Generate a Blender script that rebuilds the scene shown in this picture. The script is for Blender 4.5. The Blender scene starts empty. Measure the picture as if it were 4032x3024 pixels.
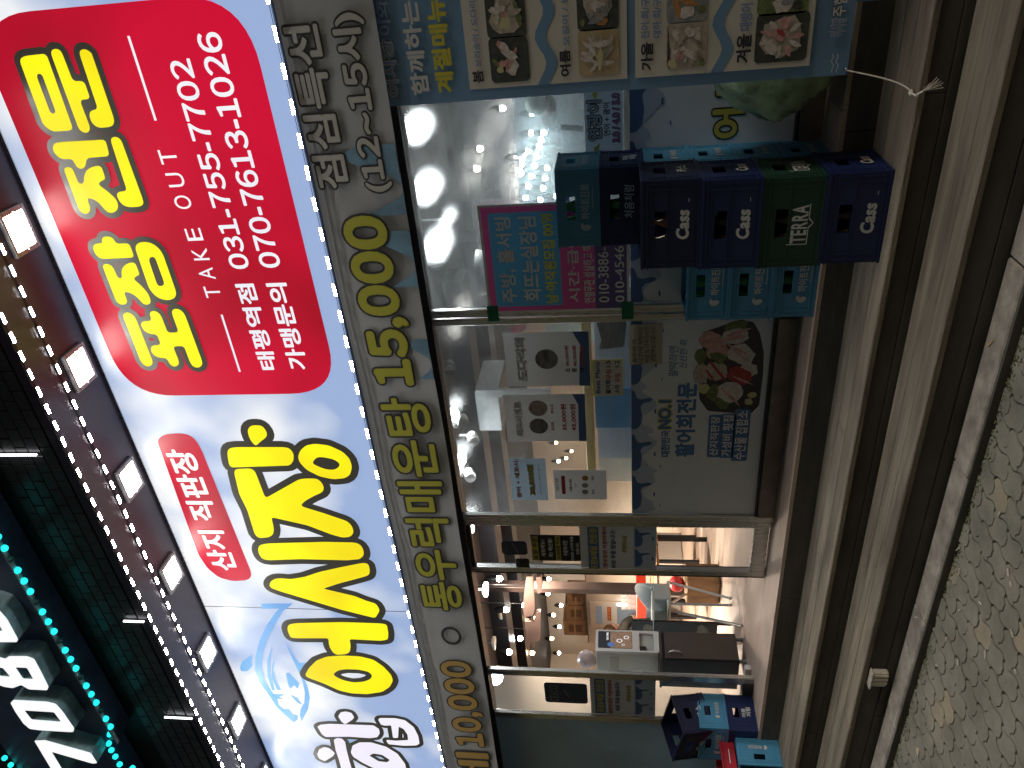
import bpy, bmesh, math, random
from mathutils import Vector, Matrix, Euler
from mathutils.geometry import tessellate_polygon
random.seed(7)
R_ = math.radians
scene = bpy.context.scene
COL = scene.collection

# ------------------------------------------------------------------ camera
# upright photo axes in world space (the phone was held on its side: picture-right is world-down)
CAM_H = 1.55
FPX = 3000.0
V_RIGHT = Vector((0.84752836, 0.53051526, -0.01578723))
V_DOWN = Vector((-0.08731749, 0.11003141, -0.99008522))
V_FWD = Vector((-0.52351822, 0.84050381, 0.139578))
CAM = Vector((0, 0, CAM_H))
cd = bpy.data.cameras.new('camera')
cd.sensor_fit = 'HORIZONTAL'; cd.sensor_width = 36.0
cd.lens = FPX / 4032 * 36.0
cd.clip_start = 0.05; cd.clip_end = 2000
cam = bpy.data.objects.new('camera', cd); COL.objects.link(cam)
m = Matrix.Identity(4)
for i, v in enumerate((V_DOWN, V_RIGHT, -V_FWD)):
    for j in range(3):
        m[j][i] = v[j]
m.translation = CAM
cam.matrix_world = m
scene.camera = cam

# ------------------------------------------------------------------ night sky, faint side light, exposure
w = bpy.data.worlds.new('World'); scene.world = w; w.use_nodes = True
nt = w.node_tree; nt.nodes.clear()
sky = nt.nodes.new('ShaderNodeTexSky'); sky.sky_type = 'NISHITA'; sky.sun_disc = False
SIDE_EL, SIDE_AZ = R_(24), R_(8)          # from the right (+x), a little from the street
sky.sun_elevation = R_(2); sky.sun_rotation = R_(98)
bg = nt.nodes.new('ShaderNodeBackground'); bg.inputs['Strength'].default_value = 0.045
out = nt.nodes.new('ShaderNodeOutputWorld')
nt.links.new(sky.outputs[0], bg.inputs[0]); nt.links.new(bg.outputs[0], out.inputs[0])
sd = bpy.data.lights.new('side_light', 'SUN'); sd.energy = 0.9; sd.angle = R_(14); sd.color = (1.0, 0.93, 0.82)  # added side light, for an unseen source off to the right
so = bpy.data.objects.new('side_light', sd); COL.objects.link(so)
ldir = Vector((-math.cos(SIDE_EL) * math.cos(SIDE_AZ), math.cos(SIDE_EL) * math.sin(SIDE_AZ), -math.sin(SIDE_EL)))
so.rotation_euler = ldir.to_track_quat('-Z', 'Y').to_euler(); so.location = (4, -2, 6)
vs = scene.view_settings
vs.view_transform = 'Standard'; vs.look = 'None'; vs.exposure = 0.0; vs.gamma = 1.0; vs.use_curve_mapping = False
scene.cycles.use_denoising = True
scene.cycles.max_bounces = 6; scene.cycles.transparent_max_bounces = 16
scene.cycles.diffuse_bounces = 3; scene.cycles.glossy_bounces = 3
scene.cycles.sample_clamp_indirect = 4.0
scene.cycles.caustics_reflective = False; scene.cycles.caustics_refractive = False

# ------------------------------------------------------------------ photo pixel -> place
def ray(px, py):
    u, v = 1512 - py, px - 2016
    return V_RIGHT * u + V_DOWN * v + V_FWD * FPX
def onY(px, py, Y):
    d = ray(px, py); return CAM + d * (Y / d.y)
def onZ(px, py, Z):
    d = ray(px, py); return CAM + d * ((Z - CAM_H) / d.z)
def onX(px, py, X):
    d = ray(px, py); return CAM + d * (X / d.x)
def proj(p):
    c = Vector(p) - CAM
    z = c.dot(V_FWD)
    return (2016 + c.dot(V_DOWN) / z * FPX, 1512 - c.dot(V_RIGHT) / z * FPX, z)
def zoom(x0, y0, k):
    return lambda x, y: (x0 + x * k, y0 + y * k)

# ------------------------------------------------------------------ planes for print: origin, right, up, outward normal
class Plane:
    def __init__(s, o, ex, ez, n):
        s.o, s.ex, s.ez, s.n = Vector(o), Vector(ex), Vector(ez), Vector(n)
    def at(s, a, b, h=0.0):
        return s.o + s.ex * a + s.ez * b + s.n * h
    def px(s, px, py):
        d = ray(px, py); t = (s.o - CAM).dot(s.n) / d.dot(s.n)
        p = CAM + d * t - s.o
        return (p.dot(s.ex), p.dot(s.ez))
def front(Y): return Plane((0, Y, 0), (1, 0, 0), (0, 0, 1), (0, -1, 0))
def side(X): return Plane((X, 0, 0), (0, 1, 0), (0, 0, 1), (1, 0, 0))

# ------------------------------------------------------------------ materials
MATS = {}
def mat(name, col, rough=0.6, metal=0.0, var=0.0, scale=8.0, col2=None, bump=0.0, bscale=60.0, emit=0.0, spec=0.5, stretch=None, ecol=None, detail=6):
    if name in MATS: return MATS[name]
    M = bpy.data.materials.new(name); M.use_nodes = True
    N = M.node_tree; b = N.nodes['Principled BSDF']
    b.inputs['Base Color'].default_value = (*col, 1); b.inputs['Roughness'].default_value = rough
    b.inputs['Metallic'].default_value = metal; b.inputs['Specular IOR Level'].default_value = spec
    tc = None
    def coords():
        nonlocal tc
        if tc is None:
            t = N.nodes.new('ShaderNodeTexCoord'); mp = N.nodes.new('ShaderNodeMapping')
            g = N.nodes.new('ShaderNodeNewGeometry')
            N.links.new(g.outputs['Position'], mp.inputs[0])
            if stretch: mp.inputs['Scale'].default_value = stretch
            tc = mp
        return tc.outputs[0]
    if var > 0 or col2:
        n = N.nodes.new('ShaderNodeTexNoise'); n.inputs['Scale'].default_value = scale; n.inputs['Detail'].default_value = detail
        n.inputs['Roughness'].default_value = 0.65
        N.links.new(coords(), n.inputs['Vector'])
        r = N.nodes.new('ShaderNodeValToRGB')
        c2 = col2 or tuple(min(1, c * (1 + var)) for c in col)
        c1 = col if col2 else tuple(c * (1 - var) for c in col)
        r.color_ramp.elements[0].position = 0.33; r.color_ramp.elements[1].position = 0.67
        r.color_ramp.elements[0].color = (*c1, 1); r.color_ramp.elements[1].color = (*c2, 1)
        N.links.new(n.outputs[0], r.inputs[0]); N.links.new(r.outputs[0], b.inputs['Base Color'])
        rr = N.nodes.new('ShaderNodeMapRange'); rr.inputs['To Min'].default_value = max(0.02, rough - 0.1); rr.inputs['To Max'].default_value = min(1, rough + 0.12)
        N.links.new(n.outputs[0], rr.inputs[0]); N.links.new(rr.outputs[0], b.inputs['Roughness'])
    if bump > 0:
        n2 = N.nodes.new('ShaderNodeTexNoise'); n2.inputs['Scale'].default_value = bscale; n2.inputs['Detail'].default_value = 5
        N.links.new(coords(), n2.inputs['Vector'])
        bp = N.nodes.new('ShaderNodeBump'); bp.inputs['Strength'].default_value = bump; bp.inputs['Distance'].default_value = 0.01
        N.links.new(n2.outputs[0], bp.inputs['Height']); N.links.new(bp.outputs[0], b.inputs['Normal'])
    if emit > 0:
        b.inputs['Emission Color'].default_value = (*(ecol or col), 1); b.inputs['Emission Strength'].default_value = emit
    MATS[name] = M
    return M
def lamp_mat(name, col, strength):
    if name in MATS: return MATS[name]
    M = bpy.data.materials.new(name); M.use_nodes = True; N = M.node_tree; N.nodes.clear()
    e = N.nodes.new('ShaderNodeEmission'); e.inputs[0].default_value = (*col, 1); e.inputs[1].default_value = strength
    o = N.nodes.new('ShaderNodeOutputMaterial'); N.links.new(e.outputs[0], o.inputs[0])
    MATS[name] = M; return M
def backlit(name, col, strength=1.0, col2=None, scale=1.0, zfade=None):
    """backlit acrylic: print that glows, with a slightly glossy face"""
    if name in MATS: return MATS[name]
    M = bpy.data.materials.new(name); M.use_nodes = True; N = M.node_tree; b = N.nodes['Principled BSDF']
    b.inputs['Base Color'].default_value = (*[c * 0.12 for c in col], 1); b.inputs['Roughness'].default_value = 0.4; b.inputs['Specular IOR Level'].default_value = 0.12
    b.inputs['Emission Color'].default_value = (*col, 1); b.inputs['Emission Strength'].default_value = strength
    g = N.nodes.new('ShaderNodeNewGeometry')
    n = N.nodes.new('ShaderNodeTexNoise'); n.inputs['Scale'].default_value = scale; n.inputs['Detail'].default_value = 2.5
    r = N.nodes.new('ShaderNodeValToRGB'); r.color_ramp.elements[0].position = 0.36; r.color_ramp.elements[1].position = 0.6
    c2 = col2 or tuple(c * 0.72 for c in col)
    r.color_ramp.elements[0].color = (*c2, 1); r.color_ramp.elements[1].color = (*col, 1)
    N.links.new(g.outputs['Position'], n.inputs['Vector'])
    if zfade:      # printed sky: clouds above, clearer blue along the lower edge
        sp = N.nodes.new('ShaderNodeSeparateXYZ'); N.links.new(g.outputs['Position'], sp.inputs[0])
        mr = N.nodes.new('ShaderNodeMapRange'); mr.inputs['From Min'].default_value = zfade[0]; mr.inputs['From Max'].default_value = zfade[1]; mr.inputs['To Min'].default_value = -0.24; mr.inputs['To Max'].default_value = 0.0
        N.links.new(sp.outputs['Z'], mr.inputs[0])
        ad = N.nodes.new('ShaderNodeMath'); ad.operation = 'ADD'; N.links.new(n.outputs[0], ad.inputs[0]); N.links.new(mr.outputs[0], ad.inputs[1]); N.links.new(ad.outputs[0], r.inputs[0])
    else: N.links.new(n.outputs[0], r.inputs[0])
    N.links.new(r.outputs[0], b.inputs['Emission Color'])
    MATS[name] = M; return M
def glass(name, tint=(1, 1, 1), haze=0.0, glow=0.0):
    if name in MATS: return MATS[name]
    M = bpy.data.materials.new(name); M.use_nodes = True; N = M.node_tree; N.nodes.clear()
    o = N.nodes.new('ShaderNodeOutputMaterial')
    t = N.nodes.new('ShaderNodeBsdfTransparent'); t.inputs[0].default_value = (*tint, 1)
    g = N.nodes.new('ShaderNodeBsdfGlossy'); g.inputs['Roughness'].default_value = 0.02
    lw = N.nodes.new('ShaderNodeLayerWeight'); lw.inputs['Blend'].default_value = 0.5
    pw = N.nodes.new('ShaderNodeMath'); pw.operation = 'POWER'; pw.inputs[1].default_value = 4.0; N.links.new(lw.outputs['Facing'], pw.inputs[0])
    f = N.nodes.new('ShaderNodeMapRange'); f.inputs['To Min'].default_value = 0.03; f.inputs['To Max'].default_value = 0.75; N.links.new(pw.outputs[0], f.inputs[0])
    mx = N.nodes.new('ShaderNodeMixShader'); N.links.new(f.outputs[0], mx.inputs[0]); N.links.new(t.outputs[0], mx.inputs[1]); N.links.new(g.outputs[0], mx.inputs[2])
    if glow > 0:      # misted glass, with forward scatter added as bloom around the lamps behind
        rf = N.nodes.new('ShaderNodeBsdfRefraction'); rf.inputs['IOR'].default_value = 1.12; rf.inputs['Roughness'].default_value = 0.5
        mg = N.nodes.new('ShaderNodeMixShader'); mg.inputs[0].default_value = glow
        N.links.new(mx.outputs[0], mg.inputs[1]); N.links.new(rf.outputs[0], mg.inputs[2]); mx = mg
    last = mx
    if haze > 0:
        d = N.nodes.new('ShaderNodeBsdfTranslucent'); d.inputs[0].default_value = (0.85, 0.9, 0.9, 1)
        d2 = N.nodes.new('ShaderNodeBsdfDiffuse'); d2.inputs[0].default_value = (0.6, 0.62, 0.62, 1)
        md = N.nodes.new('ShaderNodeMixShader'); md.inputs[0].default_value = 0.35
        N.links.new(d.outputs[0], md.inputs[1]); N.links.new(d2.outputs[0], md.inputs[2])
        ge = N.nodes.new('ShaderNodeNewGeometry')
        mp = N.nodes.new('ShaderNodeMapping'); mp.inputs['Rotation'].default_value = (0, 0.6, 0); mp.inputs['Scale'].default_value = (3.0, 1, 14)
        n = N.nodes.new('ShaderNodeTexNoise'); n.inputs['Scale'].default_value = 2.2; n.inputs['Detail'].default_value = 8; n.inputs['Distortion'].default_value = 1.5
        N.links.new(ge.outputs['Position'], mp.inputs[0]); N.links.new(mp.outputs[0], n.inputs['Vector'])
        mr = N.nodes.new('ShaderNodeMapRange'); mr.inputs['From Min'].default_value = 0.3; mr.inputs['From Max'].default_value = 0.75
        mr.inputs['To Min'].default_value = haze * 0.5; mr.inputs['To Max'].default_value = haze * 1.9
        N.links.new(n.outputs[0], mr.inputs[0])
        m2 = N.nodes.new('ShaderNodeMixShader'); N.links.new(mr.outputs[0], m2.inputs[0]); N.links.new(mx.outputs[0], m2.inputs[1]); N.links.new(md.outputs[0], m2.inputs[2])
        last = m2
    N.links.new(last.outputs[0], o.inputs[0])
    MATS[name] = M; return M

def paper(name, col, trans=0.5, rough=0.6):
    """thin paper or cloth that lets light through"""
    if name in MATS: return MATS[name]
    M = mat(name, col, rough, var=0.05, scale=4); N = M.node_tree
    b = N.nodes['Principled BSDF']; o = [n for n in N.nodes if n.type == 'OUTPUT_MATERIAL'][0]
    t = N.nodes.new('ShaderNodeBsdfTranslucent'); t.inputs[0].default_value = (*col, 1)
    mx = N.nodes.new('ShaderNodeMixShader'); mx.inputs[0].default_value = trans
    N.links.new(b.outputs[0], mx.inputs[1]); N.links.new(t.outputs[0], mx.inputs[2]); N.links.new(mx.outputs[0], o.inputs[0])
    return M

# ------------------------------------------------------------------ objects
def thing(name, label, cat, loc=(0, 0, 0), rot=(0, 0, 0), group=None):
    o = bpy.data.objects.new(name, None); COL.objects.link(o)
    o.location = loc; o.rotation_euler = rot; o.empty_display_size = 0.1
    tag(o, label, cat, group); return o
def tag(o, label=None, cat=None, group=None, kind=None):
    if label: o['label'] = label
    if cat: o['category'] = cat
    if group: o['group'] = group
    if kind: o['kind'] = kind
    return o
def base_of(o):
    v = Vector((0, 0, 0))
    while o is not None:
        v += o.location; o = o.parent
    return v
def link_mesh(name, me, parent=None):
    o = bpy.data.objects.new(name, me); COL.objects.link(o)
    if parent is not None: o.parent = parent
    return o
class MB:
    def __init__(s): s.v, s.f, s.smooth = [], [], []
    def add(s, vs, fs, smooth=False):
        k = len(s.v); s.v += [Vector(p) for p in vs]; s.f += [tuple(i + k for i in f) for f in fs]; s.smooth += [smooth] * len(fs); return s
    def box(s, a, b):
        x0, y0, z0 = (min(a[i], b[i]) for i in range(3)); x1, y1, z1 = (max(a[i], b[i]) for i in range(3))
        return s.add([(x0, y0, z0), (x1, y0, z0), (x1, y1, z0), (x0, y1, z0), (x0, y0, z1), (x1, y0, z1), (x1, y1, z1), (x0, y1, z1)],
                     [(0, 3, 2, 1), (4, 5, 6, 7), (0, 1, 5, 4), (1, 2, 6, 5), (2, 3, 7, 6), (3, 0, 4, 7)])
    def bbox(s, a, b, r=0.004):
        """box with chamfered edges"""
        bm = bmesh.new(); bmesh.ops.create_cube(bm, size=1)
        lo = Vector([min(a[i], b[i]) for i in range(3)]); hi = Vector([max(a[i], b[i]) for i in range(3)])
        for v in bm.verts: v.co = Vector([lo[i] + (v.co[i] + .5) * (hi[i] - lo[i]) for i in range(3)])
        bmesh.ops.bevel(bm, geom=bm.edges[:], offset=min(r, 0.45 * min(hi - lo)), segments=1, affect='EDGES')
        bm.verts.index_update()
        s.add([v.co.copy() for v in bm.verts], [[v.index for v in f.verts] for f in bm.faces]); bm.free(); return s
    def tube(s, pts, r, n=10, cap=True, smooth=True):
        pts = [Vector(p) for p in pts]; rs = r if isinstance(r, (list, tuple)) else [r] * len(pts)
        rings = []; up0 = None
        for i, p in enumerate(pts):
            d = (pts[min(i + 1, len(pts) - 1)] - pts[max(i - 1, 0)]).normalized()
            a = d.orthogonal() if up0 is None else (up0 - d * up0.dot(d))
            if a.length < 1e-5: a = d.orthogonal()
            a.normalize(); up0 = a; b = d.cross(a)
            rings.append([p + (a * math.cos(t) + b * math.sin(t)) * rs[i] for t in [2 * math.pi * j / n for j in range(n)]])
        vs = [q for rg in rings for q in rg]; fs = []
        for i in range(len(pts) - 1):
            for j in range(n):
                fs.append((i * n + j, i * n + (j + 1) % n, (i + 1) * n + (j + 1) % n, (i + 1) * n + j))
        s.add(vs, fs, smooth)
        if cap: s.add(rings[0], [tuple(range(n))[::-1]]); s.add(rings[-1], [tuple(range(n))])
        return s
    def ball(s, c, r, n=10, m=6, sc=(1, 1, 1)):
        c = Vector(c); vs = []; fs = []
        for i in range(1, m):
            t = math.pi * i / m
            for j in range(n):
                p = 2 * math.pi * j / n
                vs.append(c + Vector((math.sin(t) * math.cos(p) * r * sc[0], math.sin(t) * math.sin(p) * r * sc[1], math.cos(t) * r * sc[2])))
        top = len(vs); vs += [c + Vector((0, 0, r * sc[2])), c - Vector((0, 0, r * sc[2]))]
        for i in range(m - 2):
            for j in range(n): fs.append((i * n + j, (i + 1) * n + j, (i + 1) * n + (j + 1) % n, i * n + (j + 1) % n))
        for j in range(n):
            fs.append((top, j, (j + 1) % n)); fs.append((top + 1, (m - 2) * n + (j + 1) % n, (m - 2) * n + j))
        return s.add(vs, fs, True)
    def lathe(s, c, prof, n=12):
        c = Vector(c); vs = []; fs = []
        for r, z in prof:
            for j in range(n):
                t = 2 * math.pi * j / n; vs.append(c + Vector((r * math.cos(t), r * math.sin(t), z)))
        for i in range(len(prof) - 1):
            for j in range(n): fs.append((i * n + j, i * n + (j + 1) % n, (i + 1) * n + (j + 1) % n, (i + 1) * n + j))
        return s.add(vs, fs, True)
    def poly(s, plane, loops, h=0.0, depth=0.0):
        """flat (or extruded) polygon with holes on a plane; loops in plane coords"""
        v3 = [[Vector((a, b, 0)) for a, b in lp] for lp in loops]
        tris = tessellate_polygon(v3)
        flat = [p for lp in loops for p in lp]
        k = [plane.at(a, b, h) for a, b in flat]
        s.add(k, [tuple(t) for t in tris])
        if depth > 0:
            off = 0
            back = [plane.at(a, b, h - depth) for a, b in flat]
            s.add(back, [tuple(reversed(t)) for t in tris])
            for lp in loops:
                n = len(lp)
                s.add(k[off:off + n] + back[off:off + n], [(i, (i + 1) % n, n + (i + 1) % n, n + i) for i in range(n)])
                off += n
        return s
    def build(s, name, material, parent=None):
        me = bpy.data.meshes.new(name)
        if parent is not None:
            off = base_of(parent)
        elif s.v:
            lo = [min(v[i] for v in s.v) for i in range(3)]; hi = [max(v[i] for v in s.v) for i in range(3)]
            off = Vector(((lo[0] + hi[0]) / 2, (lo[1] + hi[1]) / 2, lo[2]))
        else: off = Vector()
        me.from_pydata([v - off for v in s.v], [], s.f); me.update()
        if any(s.smooth): me.polygons.foreach_set('use_smooth', s.smooth)
        if material is not None: me.materials.append(material)
        o = link_mesh(name, me, parent)
        if parent is None: o.location = off
        return o
def box(name, a, b, material, parent=None, r=0.0):
    q = MB(); (q.bbox(a, b, r) if r else q.box(a, b)); return q.build(name, material, parent)
def struct(o): o['kind'] = 'structure'; return o
def dup(root, loc=None, rot=None, label=None):
    r = root.copy(); COL.objects.link(r)
    if loc is not None: r.location = loc
    if rot is not None: r.rotation_euler = rot
    if label: r['label'] = label
    for ch in list(root.children):
        c = ch.copy(); COL.objects.link(c); c.parent = r
        for g in ch.children:
            d = g.copy(); COL.objects.link(d); d.parent = c
    return r

# ------------------------------------------------------------------ print: rounded polygons, outlines, lettering
def rnd(loop, r):
    outp = []; n = len(loop)
    for i in range(n):
        p0, p, p1 = Vector(loop[i - 1]), Vector(loop[i]), Vector(loop[(i + 1) % n])
        a, b = p0 - p, p1 - p; la, lb = a.length, b.length
        if la < 1e-6 or lb < 1e-6: continue
        ra, rb = min(r, la * .48), min(r, lb * .48)
        A, B = p + a / la * ra, p + b / lb * rb
        for t in ((0, .3, .7, 1) if r < .1 else (0, .1, .2, .3, .4, .5, .6, .7, .8, .9, 1)): outp.append(tuple(A * (1 - t) ** 2 + p * 2 * t * (1 - t) + B * t * t))
    return outp
def rect(x0, z0, x1, z1): return [(x0, z0), (x1, z0), (x1, z1), (x0, z1)]
def dilate(tris2d_sets, r, n=14):
    o = []
    for k in range(n):
        t = 2 * math.pi * k / n; o.append((r * math.cos(t), r * math.sin(t)))
    return o
def glyph(plane, loops, name, m, parent, h=0.003, rr=0.0, out=None, omat=None, depth=0.0, oname='outline'):
    """letter traced as loops (plane coords); optional dark outline of width out behind it"""
    lp = [rnd(l, rr) if rr else l for l in loops]
    o = MB().poly(plane, lp, h, depth).build(name, m, parent)
    if out:
        q = MB()
        for k, (dx, dz) in enumerate([(0, 0)] + dilate(None, out, 18)):
            q.poly(plane, [[(a + dx, b + dz) for a, b in l] for l in lp], h - 0.0012 - 0.00002 * k)
        q.build(oname, omat, o)
    return o
_tc = {}
JOBS = []
def text_tris(body): return _tc[body]
def typeset(bodies):
    """set every line of lettering in one go, then cut the result into lines"""
    c = bpy.data.curves.new('type_setter', 'FONT'); c.size = 1; c.space_line = 3.0; c.resolution_u = 4
    c.body = '\n'.join(bodies); o = bpy.data.objects.new('type_setter', c)
    me = bpy.data.meshes.new_from_object(o); vs = [(v.co.x, v.co.y) for v in me.vertices]
    for b in bodies: _tc[b] = ([], [])
    mp = {}
    for p in me.polygons:
        idx = list(p.vertices); k = int(round(-(vs[idx[0]][1] - 0.3) / 3.0)); V, F = _tc[bodies[k]]
        out = []
        for i in idx:
            if (k, i) not in mp: mp[(k, i)] = len(V); V.append((vs[i][0], vs[i][1] + 3.0 * k))
            out.append(mp[(k, i)])
        F.append(tuple(out))
    bpy.data.objects.remove(o); bpy.data.curves.remove(c); bpy.data.meshes.remove(me)
WIDE = {c: chr(ord(c) + 0xFEE0) for c in '0123456789'}
def tight_tris(body, gap):
    V, F, x = [], [], 0.0
    for ch in body:
        if ch == ' ': x += .22; continue
        vs, fs = text_tris(WIDE.get(ch, ch))
        a, b = min(v[0] for v in vs), max(v[0] for v in vs); k = len(V)
        V += [(v[0] - a + x, v[1]) for v in vs]; F += [tuple(i + k for i in f) for f in fs]; x += b - a + gap
    return V, F
def text(*args, **kw): JOBS.append((args, kw))
def flush_text():
    need = []
    for a, kw in JOBS:
        for ch in a[1]:
            if kw.get('gap') is not None: ch = WIDE.get(ch, ch)
            if ch != ' ' and ch not in need: need.append(ch)
    typeset(need)
    for a, kw in JOBS: draw_text(*a, **kw)
def line_tris(body):
    V, F, x = [], [], 0.0
    for ch in body:
        if ch == ' ': x += .26; continue
        vs, fs = text_tris(ch); k = len(V)
        V += [(v[0] + x, v[1]) for v in vs]; F += [tuple(i + k for i in f) for f in fs]
        x += .92 if ord(ch) > 0x2E80 else max(v[0] for v in vs) + min(v[0] for v in vs) * .6 + .03
    return V, F
def draw_text(plane, body, bx, m, parent, name='lettering', bold=0.0, h=0.003, out=0.0, omat=None, slant=0.0, n=8, res=3, gap=None):
    """lettering fitted to the box bx = (a0, b0, a1, b1) in plane coords; bold / out in em"""
    vs, fs = line_tris(body) if gap is None else tight_tris(body, gap)
    if not vs: return None
    x0, x1 = min(v[0] for v in vs) - bold, max(v[0] for v in vs) + bold
    y0, y1 = min(v[1] for v in vs) - bold, max(v[1] for v in vs) + bold
    sx, sy = (bx[2] - bx[0]) / (x1 - x0), (bx[3] - bx[1]) / (y1 - y0)
    def lay(r, nn, hh):
        q = MB(); offs = [(0, 0)] + (dilate(None, r, nn) if r else [])
        if r > 0.05: offs += dilate(None, r * .55, 8)
        for k, (dx, dy) in enumerate(offs):
            q.add([plane.at(bx[0] + (x + dx - x0) * sx + slant * (y + dy - y0) * sy, bx[1] + (y + dy - y0) * sy, hh - 0.00002 * k) for x, y in vs], fs)
        return q
    o = lay(bold, n, h).build(name, m, parent)
    if out: lay(bold + out, 14, h - 0.0012).build('outline', omat, o)
    return o
def pbox(plane, z, x0, y0, x1, y1):
    """photo box corners (zoom coords): (x0,y0) upper-right of the print, (x1,y1) lower-left, when the print is read upright"""
    a = plane.px(*z(x0, y0)); b = plane.px(*z(x1, y1))
    return (min(a[0], b[0]), min(a[1], b[1]), max(a[0], b[0]), max(a[1], b[1]))
# ================================================================== SETTING
YG = 4.13      # glass line of the shop front
YS = 3.47      # face of the big shop sign, which stands out over the steps
ZL = 0.516     # landing / shop floor
X0, X1 = -9.0, 2.2
M_pave = mat('paver_grey', (0.21, 0.2, 0.16), 0.88, var=0.28, scale=4, bump=0.5, bscale=170)
M_pave2 = mat('paver_tan', (0.29, 0.25, 0.18), 0.88, var=0.2, scale=9, bump=0.35, bscale=170)
M_sand = mat('joint_sand', (0.055, 0.055, 0.042), 0.95, var=0.4, scale=14, col2=(0.085, 0.095, 0.04))
M_asph = mat('asphalt', (0.05, 0.05, 0.05), 0.9, var=0.3, scale=40, bump=0.4, bscale=220)
M_gran = mat('granite', (0.32, 0.28, 0.24), 0.8, var=0.4, scale=9, bump=0.3, bscale=150, detail=9)
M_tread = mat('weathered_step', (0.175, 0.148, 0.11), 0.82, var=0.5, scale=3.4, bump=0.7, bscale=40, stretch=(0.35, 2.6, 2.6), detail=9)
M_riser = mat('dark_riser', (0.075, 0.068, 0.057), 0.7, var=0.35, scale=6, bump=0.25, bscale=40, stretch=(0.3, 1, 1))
M_tile = mat('floor_tile', (0.44, 0.335, 0.27), 0.5, var=0.2, scale=2.2, bump=0.06, bscale=20, stretch=(0.7, 2.2, 1), detail=9)
M_grout = mat('grout', (0.12, 0.09, 0.075), 0.9)
M_steel = mat('brushed_steel', (0.68, 0.68, 0.67), 0.27, metal=0.9, var=0.1, scale=30, stretch=(1, 1, 0.05))
M_dark = mat('dark_metal', (0.045, 0.045, 0.05), 0.45, metal=0.3)
M_black = mat('black_paint', (0.012, 0.012, 0.014), 0.5)
M_soffit = mat('soffit_panel', (0.06, 0.045, 0.07), 0.35, metal=0.2, var=0.2, scale=3)
M_white = mat('white_print', (0.78, 0.78, 0.78), 0.6)
M_stick = mat('street_dirt', (0.6, 0.56, 0.48), 0.9, var=0.3, scale=60)

# ground reaching far behind the viewer
g = MB().add([(-150, -300, -0.05), (150, -300, -0.05), (150, 60, -0.05), (-150, 60, -0.05)], [(0, 1, 2, 3)]).build('ground', M_asph); struct(g)
paving = MB().box((X0, -4.0, -0.049), (X1, 2.826, -0.012)).build('pavement', M_sand); struct(paving)
# S-shaped interlocking pavers: long axis towards the kerb
PW, PL, AMP = 0.122, 0.125, 0.011
def wav(t): return AMP * max(-1, min(1, 3.2 * math.sin(2 * math.pi * t)))
def paver_loop(i, j, gap=0.002):
    sh = 0.5 * (i % 2) * PL
    y0 = j * PL + sh - 4.0; y1 = y0 + PL
    def xe(k, y): return X0 + k * PW + wav(y / PL)
    def ye(yb, u): return yb + 0.85 * wav(u + .25)
    L = []; n = 6
    for q in range(n): L.append((xe(i, y0 + PL * q / n) + gap, y0 + PL * q / n))
    for q in range(n): L.append((xe(i, y1) + PW * q / n, ye(y1, q / n)))
    for q in range(n): L.append((xe(i + 1, y1 - PL * q / n) - gap, y1 - PL * q / n))
    for q in range(n): L.append((xe(i, y0) + PW * (1 - q / n), ye(y0, 1 - q / n)))
    cy = (y0 + y1) / 2
    return [(x, min(cy + (y - cy) * (1 - 2 * gap / PL), 2.822)) for x, y in L]
cand = []
for i in range(int((X1 - X0) / PW) - 1):
    for j in range(int(6.83 / PL) + 1):
        L = paver_loop(i, j)
        if L[0][1] > 2.80: continue
        cx = sum(p[0] for p in L) / len(L); cy = sum(p[1] for p in L) / len(L)
        p = proj((cx, cy, 0)) if cy > 0.9 else (-9999, 0, 1)
        vis = p[2] > 0.3 and -60 < p[0] < 4110 and -60 < p[1] < 3090
        cand.append((0 if vis else 1, cy, L, cx))
cand.sort(key=lambda t: (t[0], t[1]))
rest = MB()
for n, (hid, cy, L, cx) in enumerate(cand):
    dz = random.uniform(-0.0025, 0.002)
    tilt = random.uniform(-0.012, 0.012)
    q = MB() if not hid and n < 300 else rest
    N = len(L); c = (cx, cy)
    inner = [(c[0] + (x - c[0]) * 0.955, c[1] + (y - c[1]) * 0.975) for x, y in L]
    q.add([(x, y, -0.006 + dz + tilt * (x - cx)) for x, y in L] + [(x, y, dz + tilt * (x - cx)) for x, y in inner] + [(x, y, -0.02) for x, y in L],
          [tuple(range(N, 2 * N))] + [(k, (k + 1) % N, N + (k + 1) % N, N + k) for k in range(N)] + [(2 * N + k, 2 * N + (k + 1) % N, (k + 1) % N, k) for k in range(N)])
    if q is not rest: q.build('paver', M_pave2 if random.random() < 0.05 else M_pave, paving)
ro = rest.build('paver_field', M_pave, paving); ro['kind'] = 'stuff'
# moss along the kerb
M_moss = mat('moss', (0.12, 0.125, 0.05), 0.95, var=0.4, scale=40)
q = MB()
for k in range(1500):
    x = random.uniform(-6.2, 0.6); y = 2.813 - abs(random.gauss(0, 0.022)); r = random.uniform(0.002, 0.006)
    q.ball((x, y, 0.0), r, 5, 3, (1.3, 1, 0.45))
o = q.build('moss', M_moss); tag(o, 'green moss growing in the joint along the kerb', 'moss', kind='stuff')

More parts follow.
